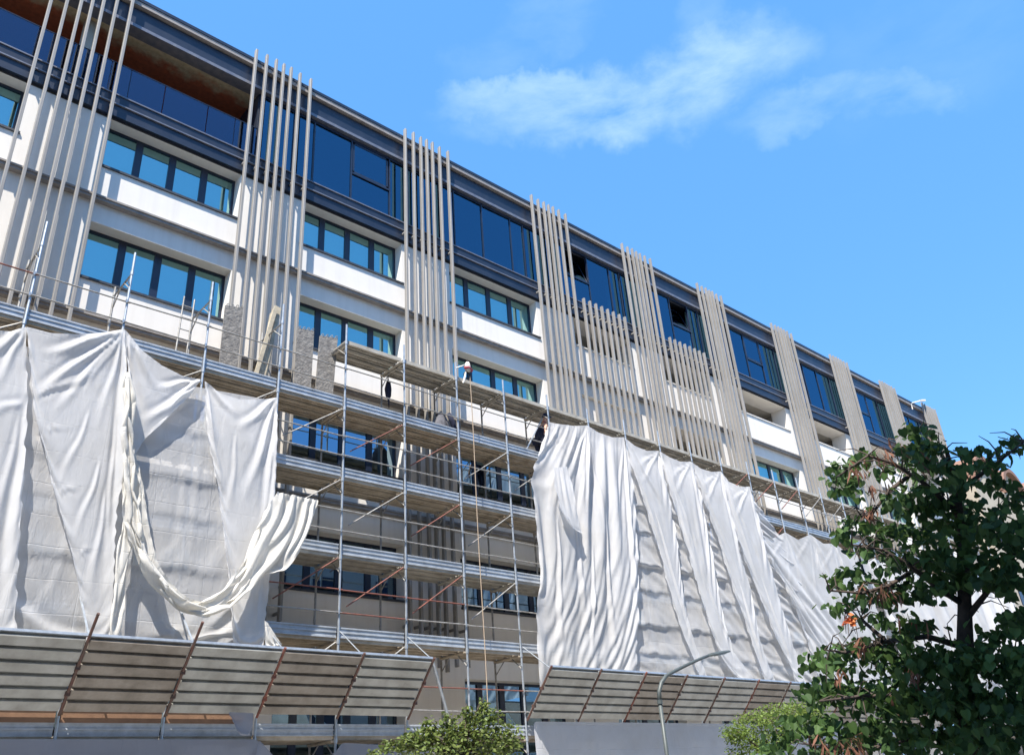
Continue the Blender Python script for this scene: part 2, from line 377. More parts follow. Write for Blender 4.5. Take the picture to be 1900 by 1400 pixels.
# slat clusters
SW, SY0, SY1 = .036, 17.825, 17.945
def slat(x, z0, z1):
    m = MB(); m.box(x-SW, x+SW, SY0, SY1, z0, z1)
    for z in (18.15, 15.31, 12.08, 8.83, 5.9):                                    # stand-off brackets
        if z0+.1 < z < z1-.1: m.box(x-.025, x+.025, SY1+.001, 17.995 if z < 18 and z != 5.9 else (18.08 if z > 18 else 18.19), z-.035, z+.035)
    return m.build('slat', MT['slat'], bld, bevel=.008)
for g in GX:
    for i, o in enumerate(OFF):
        zb = 4.9 + random.uniform(-.12, .05)
        if g == 7.31 and i == 6: zb = 5.7
        slat(g+o, zb, 22.47+random.uniform(-.03, .03))
for k, n in ((4, 8), (5, 8)):
    x = (20.93 if k == 4 else 26.10)
    for i in range(n): slat(x+.335*i, 8.2, 18.67)

# penthouse
m = MB(); m.box(XL, XR, 18.09, 18.6, 17.94, 18.29); m.build('floor_edge_band', MT['navy'], bld)
m = MB(); m.box(XL, XR, 18.10, 18.6, 18.333, 18.62); m.build('floor_edge_band', MT['navy'], bld)
m = MB(); m.box(XL, XR, 18.04, 18.6, 18.293, 18.33); m.box(XL, XR, 18.07, 18.6, 18.623, 18.66); m.build('edge_trim', MT['navy_light'], bld)
m = MB(); m.box(XL, XR, 18.10, 18.5, 21.31, 21.90); m.build('fascia', MT['navy'], bld)
m = MB(); m.box(XL, XR, 18.06, 18.45, 21.20, 21.307); m.build('fascia', MT['navy_light'], bld)
rf = MB(); rf.box(XL-.1, XR+.1, 17.985, 30, 21.95, 22.10); r_ = rf.build('roof', MT['eave'], bld)
m = MB(); m.box(XL-.12, XR+.12, 17.962, 30.02, 22.103, 22.21); m.build('roof_edge', MT['navy'], r_)
PG = 18.22
XT = 7.72           # the terrace ends here
# mullion lines
mull = [XT, 8.85, 9.54, 10.88, 12.32, 13.05, 13.9, 15.0, 16.28, 17.65, 18.29, 19.3, 20.45, 21.75, 23.05, 23.7, 24.6, 25.65, 26.95, 28.25, 29.0, 30.0, 31.2]
while mull[-1] < XR-1.5: mull.append(mull[-1]+1.33)
mull.append(XR)
# group panes per bay
edges = [XT, 13.9, 19.3, 24.6, 30.0, 36.52, 41.84, 47.16, XR]
HOP = {10.88: 0, 20.45: 1, 26.95: 1, 32.53: 0, 43.17: 0}
def near(a, b): return abs(a-b) < .02
for bi in range(len(edges)-1):
    e0, e1 = edges[bi], edges[bi+1]
    ms = [x for x in mull if e0-.02 <= x <= e1+.02]
    if ms[-1] < e1-.05: ms.append(e1)
    fr = MB()
    fr.box(e0, e1, PG-.03, PG+.05, 18.661, 18.72); fr.box(e0, e1, PG-.03, PG+.05, 21.10, 21.199)
    for x in ms[:-1]: fr.box(x-.022, x+.022, PG-.035, PG+.055, 18.721, 21.099)
    f = fr.build('glazing', MT['frame'], bld)
    pn = MB(); cu = MB(); hop = MB(); hp = MB(); opening = False
    for x, x2 in zip(ms[:-1], ms[1:]):
        key = [v for h, v in HOP.items() if near(h, x)]
        e = random.uniform(-.006, .006)
        if key:
            zc = 19.82
            hop.box(x+.02, x2-.02, PG-.045, PG+.03, zc-.05, zc+.01)
            pn.quad((x,PG+e,18.7),(x2,PG-e,18.7),(x2,PG-e,zc-.02),(x,PG+e,zc-.02))
            a = R(20) if key[0] else 0.0
            # bottom-hinged sash leaning inward
            def P(u, v, o=0):
                return (x+.04+u*(x2-x-.1), PG-.02+math.sin(a)*v*1.24+o, zc+.02+math.cos(a)*v*1.24)
            for (u0,u1,v0,v1) in ((0,1,0,.06),(0,1,.94,1),(0,.05,0,1),(.95,1,0,1)):
                hop.quad(P(u0,v0),P(u1,v0),P(u1,v1),P(u0,v1))
            hp.quad(P(.05,.06,.01),P(.95,.06,.01),P(.95,.94,.01),P(.05,.94,.01))
        else:
            pn.quad((x,PG+e,18.7),(x2,PG-e,18.7),(x2,PG-e,21.12),(x,PG+e,21.12))
    pn.build('pane', MT['pane_dark'], f)
    if hop.v: hop.build('sash', MT['frame'], f); hp.build('pane', MT['pane_dark'], f)
    c1 = e1 - .35; c0 = c1 - 1.1
    n = 26; vs = []
    for i in range(n):
        x = c0+(c1-c0)*i/(n-1); vs.append((x, PG+.32+.05*math.sin(i*1.7)))
    for (xa,ya),(xb,yb) in zip(vs[:-1], vs[1:]): cu.quad((xa,ya,18.7),(xb,yb,18.7),(xb,yb,21.15),(xa,ya,21.15))
    cu.build('curtain', MT['curtain'], f, smooth=True)
# ceiling over the glazed part, and the open terrace of the first bays
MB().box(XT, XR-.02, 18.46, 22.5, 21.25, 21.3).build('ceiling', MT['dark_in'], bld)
MB().box(XL+.02, XT-.05, 18.46, 21.2, 21.22, 21.30).build('terrace_soffit', MT['soffit'], bld)
MB().box(XL+.02, XT-.05, 21.2, 21.3, 18.31, 21.3).build('terrace_wall', MT['soffit'], bld)
MB().box(XT-.05, XT-.001, 18.25, 21.3, 18.67, 21.3).build('terrace_wall', MT['navy'], bld)
MB().tube([(3.02,18.75,18.3),(3.02,18.75,21.22)], .17, 20).build('column', MT['plaster_in'], bld, smooth=True)
rl = empty('balustrade'); rl.parent = bld
px = [-8.9, -7.2, -5.5, -3.5, -1.8, -.1, 1.85, 2.2, 2.66, 3.25, 3.6, 4.1, 5.0, 6.2, 7.0, 7.66]
p_ = MB()
for a, b in zip(px[:-1], px[1:]): p_.box(a+.012, b-.012, 18.16, 18.172, 18.68, 19.74)
p_.build('pane', MT['rail_glass'], rl)
for x in (1.85, 2.2, 2.66, 3.25, 3.6, 4.1, 7.0):
    MB().box(x-.011, x+.011, 18.175, 18.22, 18.665, 19.72).build('post', MT['frame'], rl)
MB().box(XL+.1, 7.68, 18.152, 18.18, 19.742, 19.765).build('handrail', MT['frame'], rl)

# a small camera arm on the far roof corner
o = MB(); p0 = at(1690, 748, 18.0); p1 = at(1726, 741, 17.6)
o.tube([p0-np.array((0,0,.4)), p0, (p0+p1)/2+np.array((0,0,.05))], .03); o.obox((p0+p1)/2+np.array((.2,-.05,.1)), (.36,0,.10), (0,.07,0), (-.015,0,.05))
tag(o.build('roof_camera', MT['plaster']), 'small white camera on a bent arm at the far roof corner', 'security camera')

# ================================================================== SCAFFOLDING
SX = lambda k: 2.7 + 1.8*k
YO, YI = 16.6, 17.65
LV = [1.46, 3.22, 5.20, 7.06, 8.94, 10.80, 12.67]     # LV[1]=L0 ... LV[6]=L5
K0, K1 = -2, 27
scf = empty('scaffolding')
tag(scf, 'galvanised frame scaffolding with plank decks standing in front of the white block', 'scaffolding')
def hasL5(k): return k >= 4
def standard(k, y):
    top = 13.05 if y == YO else (12.75 if k < 4 else 12.62)
    top += random.uniform(-.05, .08) if y == YO else 0
    x = SX(k) + random.uniform(-.012, .012); m = MB()
    m.tube([(x,y,.15),(x,y,top)], .026, 8)
    for z in LV[1:]:
        if z < top: m.tube([(x,y,z-.16),(x,y,z-.06)], .036, 8)
        if z+.95 < top:
            m.box(x-.045, x-.01, y-.052, y-.02, z+.47, z+.55); m.box(x-.045, x-.01, y-.052, y-.02, z+.97, z+1.05)
        if z < top and y == YO: m.tube([(x-.03,y-.02,z-.42),(x-.06,y-.035,z-.36)], .018, 6)
    return m.build('standard', MT['galv'] if y == YO else MT['galv_old'], scf, smooth=False)
for k in range(K0, K1+1): standard(k, YO)
for k in range(K0, K1+1): standard(k, YI)
def deck_mb(m, k, z):
    x0, x1 = SX(k)+.03, SX(k+1)-.03
    for j in range(3):
        y0 = 16.645+j*.327; y1 = y0+.305; dz = random.uniform(-.008, .008)
        m.box(x0, x1, y0, y1, z-.02+dz, z+dz)
        for q, wd_, dq in ((.0, .028, .085), (.09, .05, .045), (.19, .05, .045), (.277, .028, .085)):   # folded lips and ribs below
            m.box(x0+.01, x1-.01, y0+q, y0+q+wd_, z-.0205-dq+dz, z-.0205+dz)
    m.box(x0-.01, x0+.04, 16.62, 17.63, z-.15, z-.112); m.box(x1-.04, x1+.01, 16.62, 17.63, z-.15, z-.112)
def toe_mb(m, k, z):
    x0, x1 = SX(k)+.035, SX(k+1)-.035; y = 16.632
    m.box(x0, x1, y, y+.012, z-.03, z+.185)
    for zz in (z-.03, z+.075, z+.17): m.box(x0, x1, y-.016, y-.0005, zz, zz+.03)
def rail_mb(m, k, z, y=16.565, sag=.0):
    m.tube([(SX(k)-.06,y,z),(SX(k+1)+.06,y,z+sag)], .0165, 6)
hid_d, hid_t, hid_r = MB(), MB(), MB()
for k in range(K0, K1):
    for li in range(1, 7):
        z = LV[li]
        if li == 6 and not hasL5(k): continue
        seen = (li == 6) or (li == 5) or (3 <= k <= 7)
        m = MB() if seen else hid_d
        deck_mb(m, k, z)
        if seen: m.build('deck', MT['deck'] if (k*3+li) % 3 else MT['deck2'], scf)
        if li < 6:
            m = MB() if seen else hid_t
            toe_mb(m, k, z)
            if seen and not (li == 5 and 8 <= k <= 13): m.build('toeboard', MT['toe'], scf)
            # rails
            vis = (3 <= k <= 7) or (li == 5 and (k < 4 or k >= 14))
            for h in (.5, 1.0):
                if vis:
                    m = MB(); rail_mb(m, k, z+h, sag=random.uniform(-.02, .02))
                    red = (li == 2 and k in (4,)) or (li == 2 and h == 1.0 and 3 <= k <= 5) or (k == -1 and h == 1.0 and li == 5) or (li == 1 and k in (5, 6) and h == 1.0)
                    m.build('guard_rail', MT['rust'] if red else MT['galv_old'], scf)
                else: rail_mb(hid_r, k, z+h)
tag(hid_d.build('deck', MT['deck2'], scf), kind='stuff'); tag(hid_t.build('toeboard', MT['toe'], scf), kind='stuff'); tag(hid_r.build('guard_rail', MT['galv_old'], scf), kind='stuff')
# rails of the upper right decks stop under the net
def head(k, z, top=False):
    x = SX(k); m = MB()
    m.tube([(x,YO,z-.10),(x,YI,z-.10)], .022, 6)
    m.tube([(x,YO,z-.46),(x,YO+.40,z-.12)], .015, 6); m.tube([(x,YI,z-.46),(x,YI-.40,z-.12)], .015, 6)
    m.build('frame_head', MT['galv_old'], scf)
for k in range(K0, 24):
    if k < 4: head(k, 12.62)
    for li in range(1, 7):
        if li == 6 and not hasL5(k) : continue
        if li >= 5 or 3 <= k <= 8: head(k, LV[li])
def brace(k, li, red=False, frac=.87):
    x = SX(k); z = LV[li]-.12; m = MB()
    m.tube([(x-.03,YO+.03,z),(x-1.8*frac,YO+.06,z-1.22*frac)], .017, 6)
    m.build('brace', MT['rust'] if red else MT['galv_old'], scf)
for k, li, red in [(4,5,0),(5,5,1),(6,5,1),(7,5,0),(8,5,0),(4,4,0),(5,4,0),(6,4,1),(7,4,0),(4,3,1),(5,3,1),(6,3,1),(7,3,0),(0,5,0),(2,5,0),(3,5,0),(4,2,0),(5,2,0),(15,5,1),(16,6,1),(17,6,0),(15,6,1),(18,6,0),(14,6,1)]:
    brace(k, li, red)
# loose inner uprights with a rung ladder on the top lift, left
m = MB()
for x in (5.93, 6.18): m.tube([(x,17.45,10.82),(x+.05,17.45,12.95)], .02, 6)
for i in range(6): m.tube([(5.94,17.45,11.1+.32*i),(6.2,17.45,11.1+.32*i)], .013, 6)
tag(m.build('access_ladder', MT['galv_old']), 'narrow steel ladder standing on the top left deck behind the third post', 'ladder')

# ------------------------------------------------------------------ canopies (outward leaning debris fans)
def canopy(ks, label, long_ks=()):
    c = empty('debris_canopy'); tag(c, label, 'canopy', 'debris canopies along the scaffolding')
    b = np.array((16.55, 3.60)); t = np.array((15.60, 4.66)); d = (t-b)/np.linalg.norm(t-b); n = np.array((d[1], -d[0]))   # n: outer/upper side
    Lh = np.linalg.norm(t-b)
    for k in ks:
        x = SX(k); L2 = Lh+.06 if k not in long_ks else Lh+.46
        e = b+d*L2; a = b-d*.06
        m = MB(); off = -.055*np.array((n[0], n[1]))*-1
        # strut sits under the sheets
        und = np.array((-n[0], -n[1]))
        if und[1] > 0: und = -und
        p0 = a+und*.05; p1 = e+und*.05
        m.tube([(x,p0[0],p0[1]),(x,p1[0],p1[1])], .027, 8)
        for s in (.25, .6): 
            q = b+d*Lh*s+und*.05; m.box(x-.04, x+.04, q[0]-.035, q[0]+.035, q[1]-.04, q[1]+.04)
        m.build('strut', MT['darkrust'] if (k in long_ks or k % 3) else MT['rust'], c)
        # tie back to the standard
        if k > 7: continue
        mm = MB(); q = b+d*Lh*.98; mm.tube([(x+.02,q[0],q[1]),(x+.02,16.56,5.3 if k not in long_ks else 5.55)], .013 if k not in long_ks else .02, 6); mm.build('tie', MT['galv'], c)
    for k0, k1 in zip(ks[:-1], ks[1:]):
        x0, x1 = SX(k0)+.02, SX(k1)-.02
        npl = 6; ss = Lh/npl; m = MB()
        u2 = np.array((d[1], -d[0]))
        if u2[1] > 0: u2 = -u2
        pm = b+d*Lh*.5-u2*.012
        m.obox(((x0+x1)/2, pm[0], pm[1]), ((x1-x0)/2,0,0), (0,d[0]*Lh*.5,d[1]*Lh*.5), (0,u2[0]*.003,u2[1]*.003))
        for j in range(npl):
            s0, s1 = j*ss+.018, (j+1)*ss-.040+random.uniform(-.008, .008)
            tl = random.uniform(-.004, .004); pc = b+d*(s0+s1)/2+u2*(.022+random.uniform(0, .006)); hv = d*(s1-s0)/2
            m.obox(((x0+x1)/2, pc[0], pc[1]), ((x1-x0)/2-random.uniform(.0, .03),0,tl), (0,hv[0],hv[1]), (0,u2[0]*.028,u2[1]*.028))
            pp = b+d*(s1-.012)+u2*.056                                     # folded lip
            m.obox(((x0+x1)/2, pp[0], pp[1]), ((x1-x0)/2-.03,0,tl), (0,d[0]*.008,d[1]*.008), (0,u2[0]*.006,u2[1]*.006))
        shade = {-1:'can_a',0:'can_a',1:'can_b',2:'can_a',3:'can_b',4:'can_a',5:'can_b'}.get(k0, 'can_a' if (k0*7) % 3 else 'can_b')
        m.build('panel', MT[shade], c)
        mm = MB(); q = b+d*(Lh+.004); mm.obox(((x0+x1)/2, q[0], q[1]+.012), ((x1-x0)/2+.02,0,0), (0,.018,-.006), (0,.006,.022)); mm.build('edge_rail', MT['galv'], c)
    return c
canopy([-2,-1,0,1,2,3,4,5], 'left canopy of grey and brown metal sheets leaning out below the big net loop', (-2,-1,0,1,2))
canopy(list(range(7, 25)), 'right canopy of grey metal sheets leaning out behind the street lamp')
# stabiliser pole at the end of the left canopy
m = MB(); m.tube([at(803,1226,15.6), at(836,1345,16.3)], .035, 8)
tag(m.build('support_pole', MT['galv']), 'leaning grey support pole at the open end of the left canopy', 'pole')

# ================================================================== NETTING (cloth relaxed by a small position based solver)
def relax(Pn, ru, rv, pin, steps, its, ymax, grav=-9.0, damp=.96, bend=.12, noise=0.0):
    nv, nu, _ = Pn.shape; X = Pn.copy(); V = np.zeros_like(X); wgt = np.where(pin, 0.0, 1.0)[..., None]
    dt = 1/40.
    rd = np.sqrt((ru[:-1]+0)**2 if False else 0) if False else None
    ruu = ru; rvv = rv
    def cons(A, B, wa, wb, r, k):
        d = B-A; l = np.sqrt((d*d).sum(-1, keepdims=True))+1e-9; ws = wa+wb+1e-9
        c = k*(l-r[..., None])/l/ws*d
        A += wa*c; B -= wb*c
    diag = np.sqrt(ruu[:-1]**2 + rvv[:, :-1]**2)
    for st in range(steps):
        V[..., 2] += grav*dt*wgt[..., 0]
        if noise: V[..., 1] += noise*RNG.standard_normal((nv, nu))*wgt[..., 0]
        Xo = X.copy(); X = X+V*dt
        X = np.where(pin[..., None], Pn, X)
        for it in range(its):
            for o in (0, 1):
                n = (nu-o)//2
                a = slice(o, o+2*n, 2); b = slice(o+1, o+2*n, 2)
                A = X[:, a]; B = X[:, b]; m_ = B.shape[1]; A = A[:, :m_]
                cons(A, B, wgt[:, a][:, :m_], wgt[:, b], ruu[:, a][:, :m_], 1.0)
            for o in (0, 1):
                n = (nv-o)//2
                a = slice(o, o+2*n, 2); b = slice(o+1, o+2*n, 2)
                A = X[a]; B = X[b]
                cons(A, B, wgt[a], wgt[b], rvv[a], 1.0)
            for o in (0, 1):
                a = slice(o, nv-1, 2); b = slice(o+1, nv, 2)
                A = X[a, :-1]; B = X[b, 1:]; cons(A, B, wgt[a, :-1], wgt[b, 1:], diag[a], .25)
                A = X[a, 1:]; B = X[b, :-1]; cons(A, B, wgt[a, 1:], wgt[b, :-1], diag[a], .25)
            for o in range(2):
                a = slice(o, nu-2, 4); 
                for s in (a, slice(o+2, nu-2, 4)):
                    A = X[:, s]; e = slice(s.start+2, nu, 4); B = X[:, e]; q = min(A.shape[1], B.shape[1])
                    if q: cons(A[:, :q], B[:, :q], wgt[:, s][:, :q], wgt[:, e][:, :q], (ruu[:, s][:, :q]*1.94), bend)
            X[..., 1] = np.minimum(X[..., 1], ymax)
        X = np.where(pin[..., None], Pn, X)
        V = (X-Xo)/dt*damp
    return X

def interp_rows(rows, nv):
    rows = np.array(rows, float); d = np.zeros(len(rows)); d[1:] = np.cumsum(np.linalg.norm(np.diff(rows.reshape(len(rows), -1), axis=0), axis=1))
    t = np.linspace(0, d[-1], nv); out = np.zeros((nv,)+rows.shape[1:])
    flat = rows.reshape(len(rows), -1)
    res = np.stack([np.interp(t, d, flat[:, c]) for c in range(flat.shape[1])], -1)
    return res.reshape(out.shape)

def sheet(label, rows, nu, nv, m, W=1.05, folds=5, top=None, y=16.45, ymax=16.535, steps=45, its=8, pins_top=None, edge=6, bottom=True,
          amp=1.0, phase=0.0, grav=-9.0, name='debris_net', group='white nets on the scaffolding', dy=None, drift=1.2, vs=1.0, world=False, noise=.04, bend=.12, creases=(), smooth=2, shelves=(), cg=.5, flat_end=False):
    """rows: [(Lx,Ly,Rx,Ry)] photo survey points from top to bottom (or world points); W: cloth width as a multiple of the widest row"""
    Lp, Rp = [], []
    for i, r in enumerate(rows):
        yy = y if dy is None else y+dy[i]
        if world: Lp.append(r[0]); Rp.append(r[1])
        else: Lp.append(at(r[0], r[1], yy)); Rp.append(at(r[2], r[3], yy))
    LR = interp_rows(np.stack([np.array(Lp), np.array(Rp)], 1), nv)
    u = np.linspace(0, 1, nu)[None, :, None]
    P = LR[:, 0][:, None]*(1-u) + LR[:, 1][:, None]*u
    if top is not None:
        T = np.array(top, float) if world else np.array([at(a, b, y if dy is None else y+dy[0]) for a, b in top])
        tt = interp_rows(T, nu); off = tt - P[0]
        fall = np.clip(1-np.linspace(0, 1, nv)*4, 0, 1)[:, None, None]
        P = P+off[None]*fall
    wid = np.linalg.norm(LR[:, 1]-LR[:, 0], axis=1); Wm = wid.max()*W
    Wrow = np.maximum(wid*1.02, Wm if W > 1.2 else wid*W)
    ru = np.repeat((Wrow/(nu-1))[:, None], nu, 1)[:, :nu-1]
    rvv = np.linalg.norm(np.diff(P, axis=0), axis=2)*vs
    uu = np.linspace(0, 1, nu)[None, :]; vv = np.linspace(0, 1, nv)[:, None]
    a = (wid/(math.pi*folds))*np.sqrt(np.clip(Wrow/wid-1, 0, 1.5))*amp
    ph = phase + drift*np.sin(vv*3.1+phase)*.5
    warp = uu + .05*np.sin(uu*9+vv*2+phase)+.03*np.sin(uu*17-vv*3+2*phase)
    ramp = np.clip(vv*5, .12, 1)*(np.clip((1-vv)*5, .05, 1) if flat_end else 1)
    P[..., 1] -= a[:, None]*ramp*(.55+.45*np.sin(2*math.pi*folds*warp+ph)) + .012*RNG.random((nv, nu))
    pin = np.zeros((nv, nu), bool)
    pin[0, :] = True
    if bottom: pin[-1, ::2] = True
    if edge: pin[::edge, 0] = True; pin[::edge, -1] = True
    X = relax(P, ru, rvv, pin, steps, its, ymax, grav, noise=noise, bend=bend)
    # light smoothing
    for _ in range(smooth):
        Y = X.copy(); Y[1:-1, 1:-1] = .5*X[1:-1, 1:-1]+.125*(X[:-2, 1:-1]+X[2:, 1:-1]+X[1:-1, :-2]+X[1:-1, 2:]); X = Y
    for (a0, b0, am, wd_) in creases:                       # stretched pull lines running out of the tie points
        A, Bq = at(*a0, y), at(*b0, y); dv = np.array((Bq[0]-A[0], Bq[2]-A[2])); ll = np.linalg.norm(dv); dv /= ll
        rx, rz = X[..., 0]-A[0], X[..., 2]-A[2]; tt_ = (rx*dv[0]+rz*dv[1])/ll; dd = rx*dv[1]-rz*dv[0]
        wl = wd_*(.35+.9*np.clip(tt_, 0, 1)); dd = dd+.02*np.sin(tt_*9+am*90)
        prof = np.exp(-(dd/wl)**2)-.55*np.exp(-((dd-1.9*wl)/(1.1*wl))**2)
        X[..., 1] -= cg*am*prof*np.clip(tt_*6, 0, 1)*np.clip((1-tt_)*2.2, 0, 1)*(tt_ > 0)
    for zz, hh, am in shelves:                              # net leaning out over a toeboard or rail, falling back below it
        t_ = (zz-X[..., 2]+.02*np.sin(X[..., 0]*5.3+zz)+.015*np.sin(X[..., 0]*13+2*zz))/hh
        sag = .75+.25*np.cos((X[..., 0]-2.7)/1.8*2*np.pi)
        X[..., 1] -= am*sag*np.where((t_ > -1) & (t_ <= 0), (1+t_)**1.5, np.where((t_ > 0) & (t_ < .08), 1-t_/.08, 0))
    f = []
    for j in range(nv-1):
        for i in range(nu-1): q = j*nu+i; f.append((q, q+1, q+nu+1, q+nu))
    mb = MB(); mb.v = [tuple(p) for p in X.reshape(-1, 3)]; mb.f = f
    o = mb.build(name, m, None, smooth=True)
    sd = o.modifiers.new('sub', 'SUBSURF'); sd.levels = 0; sd.render_levels = 1
    tag(o, label, 'net', group)
    return o
NT = MT
# left group
sheet('flat white back net stretched behind the hanging folds on the left scaffolding', [(-70,640,500,742),(-70,800,503,860),(-70,1000,499,1000),(-70,1180,486,1205)], 84, 64, NT['net_back'], W=1.02, folds=9, y=16.52, ymax=16.56, edge=3, steps=24, grav=-3, shelves=[(6.2,.6,.045),(8.05,.6,.05),(9.12,.5,.03),(7.24,.5,.03),(9.6,.4,.02)],
  creases=[((345,740),(330,1100),.05,.05),((372,745),(352,1080),.05,.04),((345,985),(300,1040),.03,.05),((345,990),(330,1060),.03,.04),((140,980),(80,1060),.03,.05),((140,985),(60,1160),.035,.07)])
sheet('leftmost white net hanging from the first post in long vertical folds', [(-70,592,49,606),(-70,740,53,742),(-70,860,45,860),(-70,1000,37,1000),(-70,1178,30,1186)], 56, 70, NT['net'], W=1.06, folds=4, y=16.40, ymax=16.48, top=[(-70,592),(-20,612),(20,614),(49,606)], phase=1.0, grav=-2, steps=26,
  creases=[((49,607),(-30,665),.10,.09),((49,608),(-10,720),.08,.07),((50,740),(-40,775),.07,.06),((51,742),(22,1190),.14,.13),((40,760),(-20,1050),.06,.08),((45,800),(5,1180),.07,.07)])
sheet('big white net with torn left edge tied between the first two posts', [(49,606,231,610),(58,690,234,700),(60,738,236,760),(74,795,239,800),(93,880,228,880),(108,930,219,930),(130,1010,214,1010),(145,1085,212,1085),(164,1190,209,1192)], 84, 90, NT['net'], W=1.015, folds=5, y=16.36, ymax=16.46, top=[(49,606),(95,618),(140,620),(190,616),(231,610)], phase=.3, amp=.8, edge=4, drift=2.0, steps=30, grav=-2,
  creases=[((231,611),(78,660),.15,.07),((231,612),(60,735),.13,.06),((231,614),(95,770),.08,.06),((62,737),(180,690),.06,.06),((231,616),(150,730),.06,.05),((231,618),(180,800),.05,.06),((232,614),(226,960),.12,.055),((233,640),(212,1190),.17,.10),((216,760),(196,1100),.07,.06),((170,760),(110,900),.05,.05),((190,850),(140,1000),.05,.05),((200,900),(165,1120),.05,.06),((75,800),(140,790),.04,.04),((105,915),(150,900),.04,.04),((142,1030),(175,1015),.04,.04)])
sheet('torn white net flap sagging from the peaked post to the third post', [(232,611,372,704),(236,680,352,735),(238,740,318,765),(240,800,272,800),(241,845,250,842)], 56, 44, NT['net'], W=1.08, folds=4, y=16.38, ymax=16.46, top=[(232,611),(262,649),(300,678),(338,697),(372,704)], phase=2.0, edge=3, grav=-2, steps=26,
  creases=[((232,613),(242,800),.10,.05),((234,618),(256,790),.08,.06),((371,705),(262,790),.10,.07),((370,706),(290,720),.08,.06),((236,625),(300,740),.06,.07),((365,712),(300,770),.07,.04)])
sheet('white net with a cream hem sagging between the third and fourth posts', [(379,706,514,737),(384,800,512,800),(398,870,510,880),(409,960,506,980),(421,1070,499,1090),(432,1196,488,1203)], 66, 84, NT['net'], W=1.03, folds=4, y=16.42, ymax=16.49, top=[(379,706),(405,728),(445,741),(485,741),(514,737)], phase=.8, edge=4, drift=2.2, grav=-2, steps=30,
  creases=[((513,738),(440,800),.10,.08),((513,740),(455,930),.10,.08),((513,742),(492,1010),.14,.08),((511,760),(494,1190),.13,.06),((380,708),(440,775),.07,.06),((381,712),(412,930),.08,.05),((398,860),(432,1190),.10,.05),((440,800),(425,960),.04,.06),((500,960),(470,1190),.06,.05)])
sheet('narrow twisted white net strip hanging beside the peaked post', [(235,770,240,770),(236,830,250,838),(236,890,262,880),(232,930,275,960),(222,985,245,985),(214,1080,232,1080),(212,1190,226,1190)], 26, 50, NT['net_cream'], W=1.25, folds=2, y=16.30, ymax=16.36, phase=.5, edge=4)
swag = [(232,690,238,690),(234,770,242,770),(237,830,247,826),(238,875,251,862),(226,945,264,911),(228,973,277,983),(259,1035,290,1040),(285,1076,311,1073),(316,1112,339,1104),(344,1133,365,1115),(380,1148,390,1115),(406,1127,406,1103),(437,1109,426,1076),(465,1088,447,1048),(487,1066,470,1014),(519,1061,483,968),(543,1045,496,937),(565,994,509,921),(591,927,515,912)]
sheet('cream net gathered into a big drooping loop across the left scaffolding', swag, 34, 120, NT['net_cream'], W=1.22, folds=5, flat_end=True, y=16.18, ymax=16.30, edge=3, steps=18, its=6, grav=-1.5, drift=.6, vs=1.02, amp=.8)
sheet('small cream net scrap folded over the canopy edge', [(490,1150,497,1155),(489,1175,512,1180),(490,1200,524,1196)], 16, 14, NT['net_cream'], W=1.2, folds=2, y=16.1, ymax=16.3, edge=3, steps=12)
# right group
sheet('white net in deep vertical folds at the open edge of the right scaffolding',
      [(1018,783,1158,811),(1000,830,1170,870),(978,886,1175,930),(985,920,1178,965),(991,990,1181,1020),(1000,1075,1183,1080),(988,1130,1182,1150),(992,1190,1180,1200),(997,1290,1178,1250)],
      120, 84, NT['net'], W=1.13, folds=5, amp=1.15, y=16.40, ymax=16.55, top=[(1018,783),(1040,787),(1065,790),(1089,789),(1110,802),(1135,811),(1158,811)], edge=5, steps=22, its=8, drift=1.0, noise=.02, grav=-1.2, bend=.10, smooth=6,
      creases=[((1089,790),(1085,1000),.14,.06),((1090,792),(1120,1000),.10,.06),((1088,792),(1050,900),.08,.07),((1157,812),(1182,1180),.16,.07),((1156,814),(1145,1000),.08,.06),((1020,785),(984,884),.12,.10),((1022,786),(1050,850),.08,.08),((1060,900),(1090,1190),.12,.08),((1030,960),(1040,1230),.12,.07),((1120,950),(1140,1230),.14,.08),((1100,1000),(1096,1230),.10,.05)])
sheet('short white flap folded out over the first rail of the right net', [(1026,868,1052,865),(1028,900,1062,905),(1036,935,1070,950),(1062,978,1080,990)], 24, 22, NT['net'], W=1.15, folds=2, y=16.12, ymax=16.2, edge=4, steps=16, amp=.6)
sheet('sheer white back net stretched flat over the right scaffolding with deck lines showing through',
      [((18.9,16.53,11.95),(27.5,16.53,11.7)),((18.9,16.53,8.0),(31.5,16.53,8.0)),((18.9,16.53,4.45),(33.0,16.53,4.45))], 110, 110, NT['net_sheer'], W=1.01, folds=18, ymax=16.56, edge=3, steps=14, world=True, grav=-2, shelves=[(5.38,.5,.07),(6.2,.6,.09),(7.24,.6,.07),(8.05,.6,.10),(9.12,.6,.07),(9.95,.6,.09),(10.98,.6,.06)])
